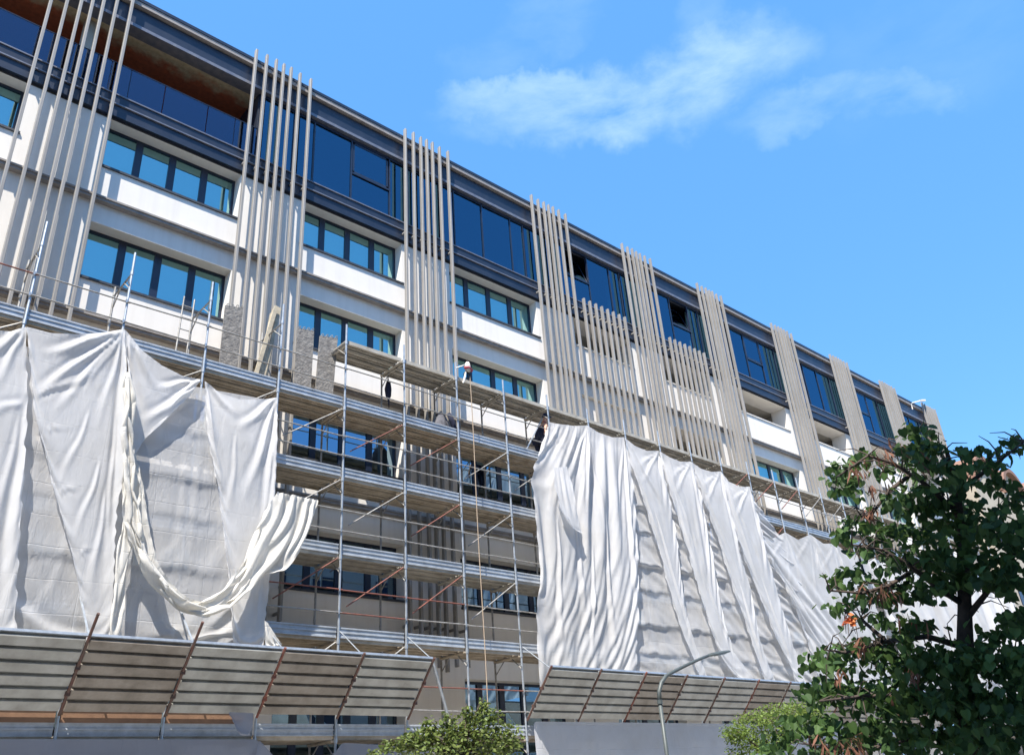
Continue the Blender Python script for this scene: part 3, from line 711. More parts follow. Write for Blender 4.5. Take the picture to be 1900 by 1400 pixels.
bands = [
 ('first slanting white net band, left of the lamp head', [(1158,811,1223,836),(1169,847,1223,850),(1186,905,1236,900),(1203,959,1247,950),(1220,1015,1256,1010),(1236,1075,1264,1075),(1262,1160,1276,1150),(1287,1219,1298,1215),(1298,1256,1314,1256)], [(1158,811),(1178,827),(1200,836),(1223,836)]),
 ('second slanting white net band, passing behind the lamp head', [(1223,836,1282,856),(1240,894,1290,880),(1267,992,1309,965),(1294,1084,1330,1080),(1313,1152,1341,1140),(1332,1210,1360,1208),(1376,1262,1404,1262)], [(1223,836),(1242,848),(1262,856),(1282,856)]),
 ('third slanting white net band, right of the lamp head', [(1282,856,1337,874),(1292,885,1341,892),(1330,992,1366,1005),(1362,1098,1392,1090),(1392,1180,1408,1178),(1410,1235,1422,1220),(1419,1264,1440,1264)], [(1282,856),(1300,869),(1320,875),(1337,874)]),
 ('fourth slanting white net band, ending above the fine leaved bush', [(1337,874,1391,902),(1352,940,1402,940),(1370,1010,1416,1005),(1400,1080,1436,1073),(1438,1178,1462,1165),(1468,1235,1488,1240),(1477,1272,1497,1274)], [(1337,874),(1352,893),(1372,903),(1391,902)]),
]
for i, (lb, rows, tp) in enumerate(bands):
    c0, c1 = tp[0], tp[-1]; e = rows[len(rows)//2]
    cr = [((c0[0]+1,c0[1]+1),(e[0]+8,e[1]),.10,.06),((c0[0]+2,c0[1]+1),(rows[3][2]-10,rows[3][3]),.07,.06),((c1[0]-1,c1[1]+1),(rows[3][2]-8,rows[3][3]),.10,.06),((c1[0]-2,c1[1]+2),((c0[0]+c1[0])/2,c1[1]+60),.08,.07),((c1[0]-2,c1[1]+2),((c0[0]+c1[0])/2-8,c1[1]+28),.06,.05),((rows[3][0]+8,rows[3][1]-20),(rows[-1][0]+8,rows[-1][1]),.08,.06)]
    sheet(lb, rows, 48, 84, NT['net'], W=1.10, folds=4, y=16.34-.01*i, ymax=16.50, top=tp, phase=i*1.3, edge=5, steps=26, drift=1.4, grav=-2.5, bend=.05, creases=cr)
r2 = [(1400,985,1590,1029),(1436,1050,1605,1080),(1475,1130,1630,1140),(1500,1200,1650,1200),(1524,1285,1680,1295)]
cr = []
for a, b in ((1457,988),(1503,992),(1549,1009)): cr += [((a,b),(a+60,b+180),.07,.06),((a,b),(a+25,b+80),.05,.06),((a,b),(a-28,b+55),.05,.06),((a,b),(a+12,b+130),.05,.05),((a,b),(a+95,b+260),.05,.07)]
sheet('white net hung one lift lower between the right net and the heart leaved tree', r2, 96, 76, NT['net'], W=1.04, folds=6, y=16.42, ymax=16.52, top=[(1400,985),(1430,1000),(1457,987),(1480,1001),(1503,991),(1527,1008),(1549,1008),(1570,1025),(1590,1029)], edge=5, steps=28, drift=1.8, grav=-2.5, creases=cr)
far = [((35.1,16.42,10.25),(52,16.42,10.1)),((35.6,16.42,8),(52,16.42,8)),((37.0,16.42,4.5),(52,16.42,4.5))]
sheet('long white net glimpsed through the gaps of the heart leaved tree', far, 120, 44, NT['net'], W=1.22, folds=16, ymax=16.52, edge=6, steps=30, world=True, grav=-4)
# lower skirts under the canopies
lowL = [((-1.5,16.5,3.17),(8.15,16.5,3.12)),((-1.5,16.5,1.6),(8.15,16.5,1.6)),((-1.5,16.5,.2),(8.15,16.5,.2))]
sheet('grey blue net skirt below the left canopy', lowL, 70, 24, NT['net_low'], W=1.01, grav=-2, folds=8, ymax=16.56, world=True, steps=20, group='net skirts below the canopies')
lowM = [((8.15,16.5,3.12),(12.3,16.5,3.05)),((8.15,16.5,1.6),(12.3,16.5,1.6)),((8.15,16.5,.2),(12.3,16.5,.2))]
tm = [(8.15,16.5,3.12),(8.7,16.5,2.62),(9.3,16.5,2.5),(9.75,16.5,2.75),(10.0,16.5,3.05),(11,16.5,3.0),(12.3,16.5,3.0)]
sheet('grey blue net skirt with a drooping top edge beside the small leaved tree', lowM, 60, 24, NT['net_low'], W=1.01, grav=-2, folds=5, ymax=16.56, world=True, top=tm, steps=14, group='net skirts below the canopies')
lowR = [((15.45,16.5,3.5),(31,16.5,3.5)),((15.45,16.5,1.6),(31,16.5,1.6)),((15.45,16.5,.2),(31,16.5,.2))]
sheet('grey blue net skirt below the right canopy behind the lamp pole', lowR, 90, 24, NT['net_skirt'], W=1.01, grav=-2, folds=14, ymax=16.56, world=True, steps=20, group='net skirts below the canopies')
sheet('small grey net flap dangling under the left canopy beside the plywood', [(424,1320,470,1322),(436,1345,468,1345),(446,1364,462,1364)], 16, 14, NT['net_low'], W=1.1, folds=2, y=16.3, ymax=16.4, edge=3, steps=10, group='net skirts below the canopies')
m = MB()
for i, k in enumerate(range(-2, 3)): m.box(SX(k)+.04, SX(k+1)-.04 if k < 2 else SX(k+1)-.25, 16.60, 16.625, 3.41, 3.75)
tag(m.build('plywood_barrier', MT['ply']), 'orange brown plywood boards standing below the left canopy', 'boards')

# ================================================================== THINGS ON THE DECKS
def crusted_plank(pl, pr_, tl, tr, y, label):
    """steel scaffold plank standing on end; corners surveyed on the photo"""
    a, b, c, d = at(*pl, y), at(*pr_, y), at(*tr, y+.0), at(*tl, y+.0)
    b = a+(b-a)*.86; c = d+(c-d)*.86
    a[2] = b[2] = 10.81
    n = 7; m_ = 26; bm = MB(); v = []; th = np.array((.01, .055, 0))
    for s in (0, 1):
        for j in range(m_):
            for i in range(n):
                u, w_ = i/(n-1), j/(m_-1)
                p = a*(1-u)*(1-w_)+b*u*(1-w_)+d*(1-u)*w_+c*u*w_
                p = p + (th*s) - (np.array((0, random.uniform(0, .004), 0)) if s == 0 else 0)
                v.append(p)
    f = []
    for s in (0, 1):
        for j in range(m_-1):
            for i in range(n-1):
                q = s*n*m_+j*n+i; f.append((q, q+1, q+n+1, q+n) if s == 0 else (q+n, q+n+1, q+1, q))
    for j in range(m_-1):
        for i in (0, n-1):
            q = j*n+i; f.append((q, q+n, q+n+n*m_, q+n*m_))
    for i in range(n-1):
        for j in (0, m_-1):
            q = j*n+i; f.append((q, q+1, q+1+n*m_, q+n*m_))
    bm.add(v, f)
    wv = c-d
    root = bm.build('steel_plank', MT['cplank'])
    hk = MB()
    for u in (.1, .36, .62, .88):
        p = d+wv*u+np.array((0, .02, .0)); hk.tube([p+np.array((0,0,-.03)), p+np.array((0,-.01,.05)), p+np.array((.03,-.03,.06)), p+np.array((.045,-.03,.02))], .012, 6)
    h = hk.build('hook', MT['galv_old'], root)
    tag(root, label, 'plank', 'steel planks stood on end on the top deck')
crusted_plank((407,668),(446,680),(418,566),(457,572), 17.3, 'widest cement crusted plank, standing alone left of the timber bundle')
crusted_plank((545,702),(582,712),(552,608),(588,614), 17.3, 'pale cement crusted plank standing right of the timber bundle')
crusted_plank((584,718),(621,728),(594,622),(632,628), 17.3, 'dark grey crusted plank nearest the raised deck')
m = MB()
for i in range(5):
    m_ = MB(); a = at(468+6*i, 690+i*1.5, 17.25); b = at(515+3*i-(i % 3)*6, 566+6*(i % 3), 17.25); a[2] = 10.82
    a += (0, .03*i, 0); b += (0, .06+.03*i, 0); d = b-a
    m.obox((a+b)/2, d/2, np.array((.05,0,0))-d*(.05*d[0]/(d@d)), (0,.016,0))
tag(m.build('timber_bundle', MT['timber']), 'bundle of pale timber boards leaning between the crusted planks', 'timber')

# dark bag hanging on the inner post
c = at(720, 722, 17.4); m = MB(); m.tube([c+(0,0,.42), c+(.0,0,.30), c+(.01,0,.18), c+(.0,0,0), c+(.01,0,-.2), c+(.02,0,-.30), c+(.03,.0,-.55)], [.012,.02,.07,.10,.08,.03,.012], 10)
tag(m.build('tool_bag', MT['navycloth'], None, smooth=True), 'slim dark bag hanging on an inner post under the raised deck', 'bag')
# slumped sack on the deck
c = at(815, 775, 17.1); c[2] = 10.82; v = []
m = MB(); n, q = 22, 12
for j in range(q):
    for i in range(n):
        th = 2*math.pi*i/n; ph = math.pi/2*j/(q-1)
        r = .36*math.cos(ph)*(1+.16*math.sin(3*th+1)+.08*math.sin(7*th)); z = .78*math.sin(ph)*(1+.12*math.sin(2*th))
        v.append(c+np.array((r*math.cos(th)+.1*z, r*.62*math.sin(th), z)))
f = [(j*n+i, j*n+(i+1) % n, (j+1)*n+(i+1) % n, (j+1)*n+i) for j in range(q-1) for i in range(n)]
m.add(v, f); sk = m.build('tarpaulin_heap', MT['greycloth'], None, smooth=True)
m = MB(); m.tube([c+(.14,-.24,.72), c+(.24,-.27,.5), c+(.36,-.24,.22), c+(.42,-.2,.05)], [.06,.075,.08,.05], 8); m.build('fold', MT['navycloth'], sk, smooth=True)
m = MB(); m.tube([c+(.45,-.12,.02), c+(.47,-.12,.22), c+(.46,-.1,.3)], [.09,.1,.06], 10); m.build('bucket', MT['rust'], sk, smooth=True)
tag(sk, 'slumped grey tarpaulin heap with an orange bucket on the deck below the hoist', 'tarpaulin')

# pulley hoist
hs = empty('pulley_hoist'); tag(hs, 'small pulley hoist with red and white body on a bracket above the raised deck', 'hoist')
p = at(868, 686, 16.3); sx = SX(6)
MB().tube([(sx,16.57,p[2]+.12),(sx+.12,16.42,p[2]+.16),(p[0]-.02,16.3,p[2]+.2)], .02, 8).build('bracket', MT['galv'], hs)
m = MB(); m.tube([p+(0,0,.24), p+(0,0,.13), p+(0,0,-.05)], [.05,.085,.075], 12); m.build('motor', MT['net_cream'], hs, smooth=True)
m = MB(); m.tube([p+(-.13,-.02,.02), p+(-.02,-.05,.05), p+(.14,-.02,0)], .045, 10); m.build('drum', MT['redcloth'], hs, smooth=True)
m = MB()
for a in range(14):
    t0 = a*2*math.pi/14; t1 = (a+1)*2*math.pi/14
    m.tube([p+(.0+.11*math.cos(t0), .04, -.16+.11*math.sin(t0)), p+(.11*math.cos(t1), .04, -.16+.11*math.sin(t1))], .02, 6)
m.build('wheel', MT['boot'], hs)
m = MB(); m.tube([p+(-.08,0,-.1), p+(-.13,0,-.3), p+(-.16,.02,-.42), p+(-.2,0,-.47)], [.02,.03,.03,.012], 8); m.build('hook', MT['plaster'], hs)
r0 = at(872, 698, 16.3); r1 = at(905, 1312, 16.3)
m = MB(); m.tube([r0+(r1-r0)*t+np.array((.012*math.sin(9*t), 0, 0)) for t in np.linspace(0, 1, 14)], .012, 6)
tag(m.build('hoist_rope', MT['rope']), 'long tan rope hanging from the pulley hoist to the small leaved tree', 'rope')

# worker on the deck: one continuous skinned body, bending towards the net
def skin_obj(name, verts, edges, radii, m, parent=None, root=0, sub=2):
    me = bpy.data.meshes.new(name); me.from_pydata([tuple(v) for v in verts], edges, []); me.update()
    o = bpy.data.objects.new(name, me); COL.objects.link(o); me.materials.append(m)
    sk = o.modifiers.new('skin', 'SKIN'); sk.use_smooth_shade = True
    for i, r in enumerate(radii):
        d = me.skin_vertices[0].data[i]; d.radius = r if hasattr(r, '__len__') else (r, r); d.use_root = (i == root)
    s = o.modifiers.new('sub', 'SUBSURF'); s.levels = 1; s.render_levels = sub
    if parent: o.parent = parent
    return o
B = np.array((17.12, 17.12, 10.81))
J = {'pelvis':(0,0,.90),'waist':(.02,-.02,1.05),'chest':(.10,-.08,1.27),'neck':(.16,-.12,1.42),'headb':(.19,-.145,1.50),'headt':(.215,-.16,1.66),
 'hipL':(.0,-.10,.86),'kneeL':(.10,-.12,.48),'ankL':(.02,-.12,.09),'toeL':(.16,-.14,.04),
 'hipR':(.0,.10,.86),'kneeR':(.08,.12,.47),'ankR':(-.06,.12,.09),'toeR':(.09,.13,.04),
 'shL':(.13,-.27,1.33),'elL':(-.06,-.38,1.13),'wrL':(-.10,-.44,.90),'haL':(-.10,-.47,.81),
 'shR':(.12,.10,1.34),'elR':(.30,.16,1.12),'wrR':(.50,.04,1.10),'haR':(.58,.0,1.10)}
nm = list(J); vs = [B+np.array(J[n]) for n in nm]; ix = {n: i for i, n in enumerate(nm)}
ed = [('pelvis','waist'),('waist','chest'),('chest','neck'),('neck','headb'),('headb','headt'),('pelvis','hipL'),('hipL','kneeL'),('kneeL','ankL'),('ankL','toeL'),
 ('pelvis','hipR'),('hipR','kneeR'),('kneeR','ankR'),('ankR','toeR'),('chest','shL'),('shL','elL'),('elL','wrL'),('wrL','haL'),('chest','shR'),('shR','elR'),('elR','wrR'),('wrR','haR')]
rad = {'pelvis':.15,'waist':.135,'chest':.16,'neck':.055,'headb':.085,'headt':.085,'hipL':.10,'hipR':.10,'kneeL':.065,'kneeR':.065,'ankL':.045,'ankR':.045,'toeL':.04,'toeR':.04,
 'shL':.065,'shR':.065,'elL':.045,'elR':.045,'wrL':.032,'wrR':.032,'haL':.04,'haR':.04}
person = skin_obj('person', vs, [(ix[a], ix[b]) for a, b in ed], [rad[n] for n in nm], MT['skin'])
tag(person, 'person in navy workwear and blue cap stooping at the edge of the right net', 'person')
def garment(name, names, grow, m):
    ids = {n: i for i, n in enumerate(names)}
    e = [(ids[a], ids[b]) for a, b in ed if a in ids and b in ids]
    return skin_obj(name, [B+np.array(J[n]) for n in names], e, [rad[n]+grow for n in names], m, person)
garment('trousers', ['pelvis','hipL','kneeL','ankL','hipR','kneeR','ankR'], .018, MT['navycloth'])
garment('shirt', ['chest','waist','pelvis','shL','shR'], .022, MT['navycloth'])
garment('scarf', ['neck','headb'], .012, MT['redcloth'])
for s in ('L', 'R'):
    a, t = B+np.array(J['ank'+s]), B+np.array(J['toe'+s])
    MB().tube([a+(0,0,.06), a+(0,0,-.02), (a+t)/2+(0,0,-.02), t+(0,0,-.005)], [.052,.058,.055,.04], 10).build('boot', MT['boot'], person, smooth=True)
hd = B+np.array(J['headt'])
capm = MB(); v = []; n, q = 16, 7
for j in range(q):
    for i in range(n):
        th = 2*math.pi*i/n; ph = math.pi/2*j/(q-1); v.append(hd+np.array((.112*math.cos(ph)*math.cos(th), .10*math.cos(ph)*math.sin(th), .01+.10*math.sin(ph))))
capm.add(v, [(j*n+i, j*n+(i+1) % n, (j+1)*n+(i+1) % n, (j+1)*n+i) for j in range(q-1) for i in range(n)])
capm.obox(hd+np.array((.13,-.02,.012)), (.07,-.012,-.012), (.01,.07,0), (0,0,.006)); capm.build('cap', MT['cap'], person, smooth=True)
fm = MB()
fc = B+np.array(J['headb'])+np.array((.075,-.02,.06))
fm.tube([fc+(-.01,0,.05), fc+(.025,-.004,0), fc+(0,0,-.015)], [.008,.014,.01], 8)                         # nose
for s in (-1, 1): fm.tube([fc+(-.075,.088*s,.05), fc+(-.07,.10*s,.02), fc+(-.065,.088*s,-.02)], .014, 8)
fm.build('face', MT['skin'], person, smooth=True)
em = MB()
for s in (-1, 1): em.obox(fc+np.array((.008,.032*s,.045)), (.006,0,0), (0,.013,0), (0,0,.006))
em.obox(fc+np.array((.004,0,-.045)), (.006,0,0), (0,.022,0), (0,0,.004)); em.build('eyes_and_mouth', MT['hair'], person)
for s, dr in (('L', np.array((0,-.2,-1.))), ('R', np.array((1.,-.3,-.1)))):
    h = B+np.array(J['ha'+s]); dr = dr/np.linalg.norm(dr); sd = np.cross(dr, (0,0,1) if s == 'R' else (1,0,0)); sd /= np.linalg.norm(sd); nn = np.cross(sd, dr)
    fg = MB()
    for i, ln in enumerate((.07,.08,.076,.06)):
        o_ = h+sd*(.027-.018*i); fg.tube([o_+dr*.01, o_+dr*(.03+ln*.35)+nn*.008, o_+dr*(.03+ln*.7)+nn*.025, o_+dr*(.02+ln*.85)+nn*.05], [.010,.0095,.0085,.007], 6)
    fg.tube([h+sd*.03-dr*.02, h+sd*.055+dr*.015+nn*.012, h+sd*.05+dr*.045+nn*.035], [.012,.011,.009], 6)
    fg.build('fingers', MT['skin'], person, smooth=True)
m = MB(); m.tube([at(976,835,16.75), at(1006,776,16.9)], .02, 6); tag(m.build('loose_pole', MT['galv']), 'pale loose pole leaning in front of the stooping person', 'pole')

# ================================================================== STREET LAMP
lp = empty('street_lamp'); tag(lp, 'grey street lamp with a bent arm in front of the right canopy', 'street lamp')
Y = 13.0
pts = [at(1224,1300,Y), at(1223,1282,Y), at(1227,1266,Y), at(1236,1253,Y), at(1250,1245,Y), at(1272,1234,Y), at(1298,1222,Y), at(1316,1215,Y)]
top = pts[0]; base = np.array((top[0]-.0, Y, .14))
MB().tube([base, base+(0,0,.5)], [.11,.085], 14).build('base', MT['pole'], lp, smooth=True)
MB().tube([base+(0,0,.5), top], [.055,.045], 14).build('pole', MT['pole'], lp, smooth=True)
MB().tube(pts, [.05,.049,.047,.045,.043,.04,.036,.034], 12).build('arm', MT['pole'], lp, smooth=True)
MB().tube([top+(0,0,-.06), top+(0,0,.03)], .063, 12).build('collar', MT['pole'], lp)
h0, h1 = at(1313,1216,Y), at(1352,1208,Y); d = h1-h0; ln = np.linalg.norm(d); d /= ln
hd_ = MB(); secs = []
for t, wv, hh in ((0,.03,.03),(.12,.075,.05),(.3,.11,.055),(.75,.115,.045),(.95,.09,.03),(1,.05,.012)):
    secs.append((h0+d*ln*t, wv, hh))
v = []; f = []
for c_, wv, hh in secs:
    for sy, sz in ((-1,-.6),(1,-.6),(1,.2),(.6,1),(-.6,1),(-1,.2)): v.append(c_+np.array((0, sy*wv, sz*hh)))
for i in range(len(secs)-1):
    for j in range(6): a = i*6+j; b = i*6+(j+1) % 6; f.append((a, b, b+6, a+6))
f.append(tuple(range(5, -1, -1))); f.append(tuple(range(len(v)-6, len(v)))); hd_.add(v, f); hd_.build('lamp_head', MT['pole'], lp)
c_ = h0+d*ln*.58; hl = MB(); hl.obox(c_+np.array((0,0,-.038)), d*.17, (0,.08,0), (0,0,.008)); hl.build('lens', MT['lens'], lp)

# ================================================================== TREES
HEART = np.array([(0,0),(.28,-.10),(.50,.12),(.47,.48),(.26,.80),(0,1.08),(-.26,.80),(-.47,.48),(-.50,.12),(-.28,-.10)])
OVAL = np.array([(0,0),(.22,.22),(.30,.5),(.2,.8),(0,1.0),(-.2,.8),(-.3,.5),(-.22,.22)])
def leaves(pos, size, shape, droop=.6, rng=RNG, face=None):
    """one small folded blade per position; returns verts, faces"""
    n = len(pos); k = len(shape); V = np.zeros((n, k, 3)); 
    az = rng.uniform(0, 2*np.pi, n); dr = rng.normal(droop, .35, n)
    tip = np.stack([np.cos(az)*np.cos(dr), np.sin(az)*np.cos(dr), -np.sin(dr)], -1)
    upv = np.tile((0., 0., 1.), (n, 1)) + rng.normal(0, .5, (n, 3))
    side = np.cross(tip, upv); side /= np.linalg.norm(side, axis=1, keepdims=True)+1e-9
    nor = np.cross(side, tip)
    s = (size*rng.uniform(.6, 1.15, n))[:, None, None]
    fold = rng.uniform(.05, .35, n)[:, None, None]
    sx, sy = shape[:, 0][None, :, None], shape[:, 1][None, :, None]
    curl = rng.uniform(-.1, .25, n)[:, None, None]
    V = pos[:, None] + s*(sx*side[:, None] + sy*tip[:, None] + (np.abs(sx)*fold - curl*sy*sy)*nor[:, None])
    F = []
    h = k//2
    for i in range(n):
        o = i*k
        F.append(tuple(o+j for j in range(0, h+1))); F.append((o,)+tuple(o+j for j in range(h, k)))
    return V.reshape(-1, 3), F
def crown_points(blobs, n, rng=RNG, shell=.55):
    w = np.array([b[3]*b[4]*b[5] for b in blobs]); w = w**.8; w /= w.sum()
    c = rng.choice(len(blobs), n, p=w); P = []
    for i in c:
        b = blobs[i]; d = rng.normal(size=3); d /= np.linalg.norm(d); r = rng.uniform(shell**3, 1)**(1/3.)
        P.append((b[0]+d[0]*r*b[3], b[1]+d[1]*r*b[4], b[2]+d[2]*r*b[5]))
    return np.array(P)

# --- big heart leaved tree on the right
tr = empty('heart_leaved_tree'); tag(tr, 'large heart leaved tree with dry brown pods at the right edge', 'tree')
RT = 6.6
base = at_r(1788, 1130, RT); base = np.array((base[0], base[1], .13))
tk = [base, at_r(1792,1330,RT)+(0,0,0), at_r(1790,1130,RT), at_r(1786,1000,RT), at_r(1772,900,RT), at_r(1755,830,RT)]
MB().tube(tk, [.11,.075,.045,.038,.026,.012], 10).build('trunk', MT['bark'], tr, smooth=True)
limbs = [[(1788,1120),(1740,1090),(1690,1050),(1640,1020),(1580,1010)],[(1790,1150),(1830,1100),(1880,1030),(1930,980)],[(1786,1000),(1840,960),(1880,930),(1940,900)],
 [(1785,960),(1720,900),(1660,860),(1610,845),(1560,880)],[(1788,1200),(1720,1180),(1640,1190),(1570,1210),(1530,1205)],[(1792,1250),(1860,1220),(1930,1180)],
 [(1790,1300),(1700,1290),(1600,1290),(1520,1300)],[(1775,910),(1820,880),(1860,850),(1900,820)],[(1768,880),(1740,830),(1705,795)],[(1790,1330),(1850,1340),(1930,1320)],
 [(1792,1350),(1700,1370),(1600,1390),(1500,1380)],[(1700,1055),(1650,1085),(1600,1100),(1540,1095)],[(1690,880),(1650,910),(1620,950),(1600,960)],[(1645,1190),(1600,1150),(1560,1130)]]
lm = MB(); twig_pts = []
for i, pth in enumerate(limbs):
    dep = RT + (((i*37) % 11)/11-.5)*1.1
    P = [at_r(*p_, RT+(dep-RT)*(j/(len(pth)-1))) for j, p_ in enumerate(pth)]
    r0 = .024 if i in (0, 1, 4, 5) else .017
    lm.tube(P, list(np.linspace(r0, .006, len(P))), 7)
    for a, b in zip(P[:-1], P[1:]):
        for t in np.linspace(.1, 1, 5): twig_pts.append(a+(b-a)*t)
twig_pts = np.array(twig_pts)
tw = MB()
for i in range(260):
    a = twig_pts[RNG.integers(len(twig_pts))]; d = RNG.normal(size=3)*np.array((1, 1, .7)); d /= np.linalg.norm(d); l = RNG.uniform(.10, .26)
    tw.tube([a, a+d*l*.5+(0,0,.03), a+d*l+(0,0,-.02)], [.006,.004,.002], 4, cap=False)
lm.add(tw.v, tw.f); lm.build('branch', MT['bark'], tr, smooth=True)
# leaf clumps: (px,py,dr, radius px horizontally, radius px vertically, count)
CL = [(1705,800,0,24,20,30),(1720,830,.1,40,26,60),(1690,838,-.2,30,24,30),(1735,860,0,50,28,60),(1560,870,.3,22,22,34),(1575,900,.2,34,26,44),(1545,890,.3,14,16,10),(1600,850,.2,26,16,26),
 (1640,870,.2,30,18,20),(1660,930,-.2,36,28,40),(1720,920,.0,52,40,110),(1780,880,-.2,40,26,60),(1880,822,.3,26,14,22),(1856,835,.3,22,10,16),(1800,836,.2,30,10,18),(1830,862,.1,40,14,26),(1858,900,.2,36,22,26),
 (1880,930,.0,34,26,40),(1840,980,-.3,60,36,130),(1890,1000,-.3,36,40,90),(1770,960,.1,50,40,120),(1700,985,.2,46,30,70),(1640,985,.2,36,24,50),(1590,975,.3,34,22,46),(1566,990,.3,22,20,20),
 (1610,1020,.2,40,22,46),(1670,1040,.0,46,26,64),(1740,1030,-.2,50,34,110),(1800,1050,-.3,56,34,120),(1870,1070,-.3,46,34,110),(1590,1070,.3,42,22,52),(1545,1075,.35,22,14,14),(1530,1124,.35,16,8,7),(1555,1128,.3,18,10,10),
 (1600,1110,.3,40,18,40),(1650,1100,.1,40,26,50),(1700,1095,.0,30,20,30),(1760,1080,-.2,40,26,60),(1640,1150,.0,44,18,34),(1700,1160,-.1,40,16,36),(1680,1180,.0,36,14,26),(1560,1170,.3,8,8,2),
 (1600,1200,.3,44,20,60),(1550,1220,.3,40,24,66),(1510,1225,.4,24,18,24),(1640,1220,.1,50,30,90),(1700,1230,-.1,60,34,130),(1770,1230,-.3,60,34,140),(1840,1210,-.3,56,40,140),(1890,1240,-.4,40,50,120),(1880,1150,-.3,30,26,44),
 (1560,1280,.4,50,28,90),(1510,1290,.5,36,24,60),(1620,1290,.2,56,34,120),(1690,1300,-.1,60,36,150),(1760,1300,-.3,60,40,150),(1830,1300,-.4,60,40,150),(1890,1320,-.5,44,50,120),
 (1480,1345,.5,44,26,70),(1540,1350,.4,50,30,90),(1610,1360,.2,60,34,120),(1690,1370,0,60,36,130),(1770,1375,-.3,60,36,130),(1850,1375,-.5,60,36,120),(1440,1385,.5,34,16,40),(1520,1395,.4,50,16,60)]
allp = []
for (px_, py_, dr_, rx, ry, n) in CL:
    n = max(2, int(n*1.22)); g = RNG.normal(0, .52, (n, 2)); rr = RNG.normal(0, .22, n)
    for (a, b), r_ in zip(g, rr):
        allp.append(at_r(px_+a*rx, py_+b*ry, RT+dr_+r_))
allp = np.array(allp)
v, f = leaves(allp, .061, HEART, .75); mm = MB(); mm.v = [tuple(p_) for p_ in v]; mm.f = f
mm.build('crown', MT['leaf'], tr)
# pods
PODS = [(1600,860,34,10),(1640,838,40,12),(1670,830,34,9),(1616,905,14,12),(1612,945,12,14),(1706,850,24,8),(1590,875,20,7),(1605,1090,20,6),(1690,1250,24,9),(1600,1195,16,12),(1560,1245,18,9),(1690,1240,20,8),(1580,1385,50,26),(1520,1375,30,12),(1650,1100,30,8),(1700,1150,24,8),(1640,1090,20,9),(1660,1290,20,6)]
for (px_, py_, sp, n) in PODS:
    pv = MB(); pv.v.append(tuple(at_r(px_, py_-sp*.35, RT-.25)))
    for i in range(n):
        a = at_r(px_+RNG.normal(0, sp*.45), py_+RNG.normal(0, sp*.3), RT-.25+RNG.normal(0, .12)); l = RNG.uniform(.07, .13)
        d = np.array((RNG.normal(0, .35), RNG.normal(0, .35), -1)); d /= np.linalg.norm(d); s = np.cross(d, RNG.normal(size=3)); s /= np.linalg.norm(s); s *= .009
        b = a+d*l*.5+np.array((RNG.normal(0, .008), RNG.normal(0, .008), 0)); q = len(pv.v)
        pv.v += [tuple(a-s*.25), tuple(a+s*.25), tuple(b-s), tuple(b+s), tuple(a+d*l)]
        pv.f += [(0, q, q+1), (q, q+2, q+3, q+1), (q+2, q+4, q+3)]
    pv.build('pod_cluster', MT['pod'], tr)
tagb = MB()
for i in range(16):
    a = at_r(1577+RNG.normal(0, 9), 1150+RNG.normal(0, 4), RT-.1); d = RNG.normal(size=3)*.02; s = RNG.normal(size=3)*.018; tagb.quad(a-d, a+s, a+d, a-s)
tagb.build('dry_leaf', leafmat('orange_leaf', (.5, .16, .06), (.6, .25, .1), .3), tr)

def small_tree(name, label, y, blobs_px, n, size, leaf, stem_px, seed, shape=OVAL, stems=None, dens=1.0):
    rng = np.random.default_rng(seed)
    t = empty(name); tag(t, label, 'tree' if 'tree' in name else 'bush')
    P = []
    for (px_, py_, rx, ry, q) in blobs_px:
        c = at(px_, py_, y); s = np.linalg.norm(c-CAM)/F_PX
        k = int(q*dens); g = rng.normal(size=(k, 3)); g /= np.linalg.norm(g, axis=1, keepdims=True); g *= rng.uniform(.35, 1.05, k)[:, None]
        P.append(c + np.stack([g[:, 0]*rx*s*1.15, g[:, 1]*rx*s*.9, g[:, 2]*ry*s], -1))
    P = np.concatenate(P)
    v, f = leaves(P, size, shape, .35, rng); mm = MB(); mm.v = [tuple(p_) for p_ in v]; mm.f = f; mm.build('crown', MT[leaf], t)
    b = at(*stem_px, y); b0 = np.array((b[0], b[1], .13)); tm = MB(); tm.tube([b0, (b0+b)/2+(.03,0,0), b], [.06,.05,.03], 8)
    for (px_, py_, rx, ry, q) in blobs_px:
        c = at(px_, py_, y); tm.tube([b, (b+c)/2+rng.normal(0, .05, 3), c+np.array((0,0,.1))], [.022,.015,.005], 6)
    for i in range(70):
        a = P[rng.integers(len(P))]; tm.tube([a-(b-a)*-.12, a], [.006,.003], 4, cap=False)
    tm.build('trunk', MT['bark'], t, smooth=True)
small_tree('small_leaved_tree', 'small leaved yellow green tree top in front of the scaffolding bottom', 11.0,
    [(880,1345,40,26,420),(905,1325,26,18,200),(860,1365,50,24,420),(930,1360,34,24,330),(900,1385,60,20,520),(820,1360,34,22,300),(780,1365,30,18,220),(795,1345,14,16,90),(760,1375,30,14,180),(728,1383,26,12,120),(702,1393,18,6,50),(945,1385,26,16,180),(800,1390,60,16,420),(870,1330,16,16,80),(897,1305,8,14,40),(866,1316,9,10,36),(830,1335,12,14,70)], 0, .075, 'leaf_small', (860,1398), 3, dens=1.0)
small_tree('fine_leaved_bush', 'bright fine leaved bush below the right canopy and left of the big tree', 8.5,
    [(1400,1338,38,20,680),(1440,1325,38,20,700),(1480,1318,32,18,560),(1360,1360,26,16,360),(1510,1318,26,16,300),(1375,1365,24,16,360),(1420,1370,44,20,700),(1390,1390,40,14,420),(1460,1360,40,22,620),(1500,1330,30,16,360)], 0, .05, 'leaf_fine', (1430,1399), 5)

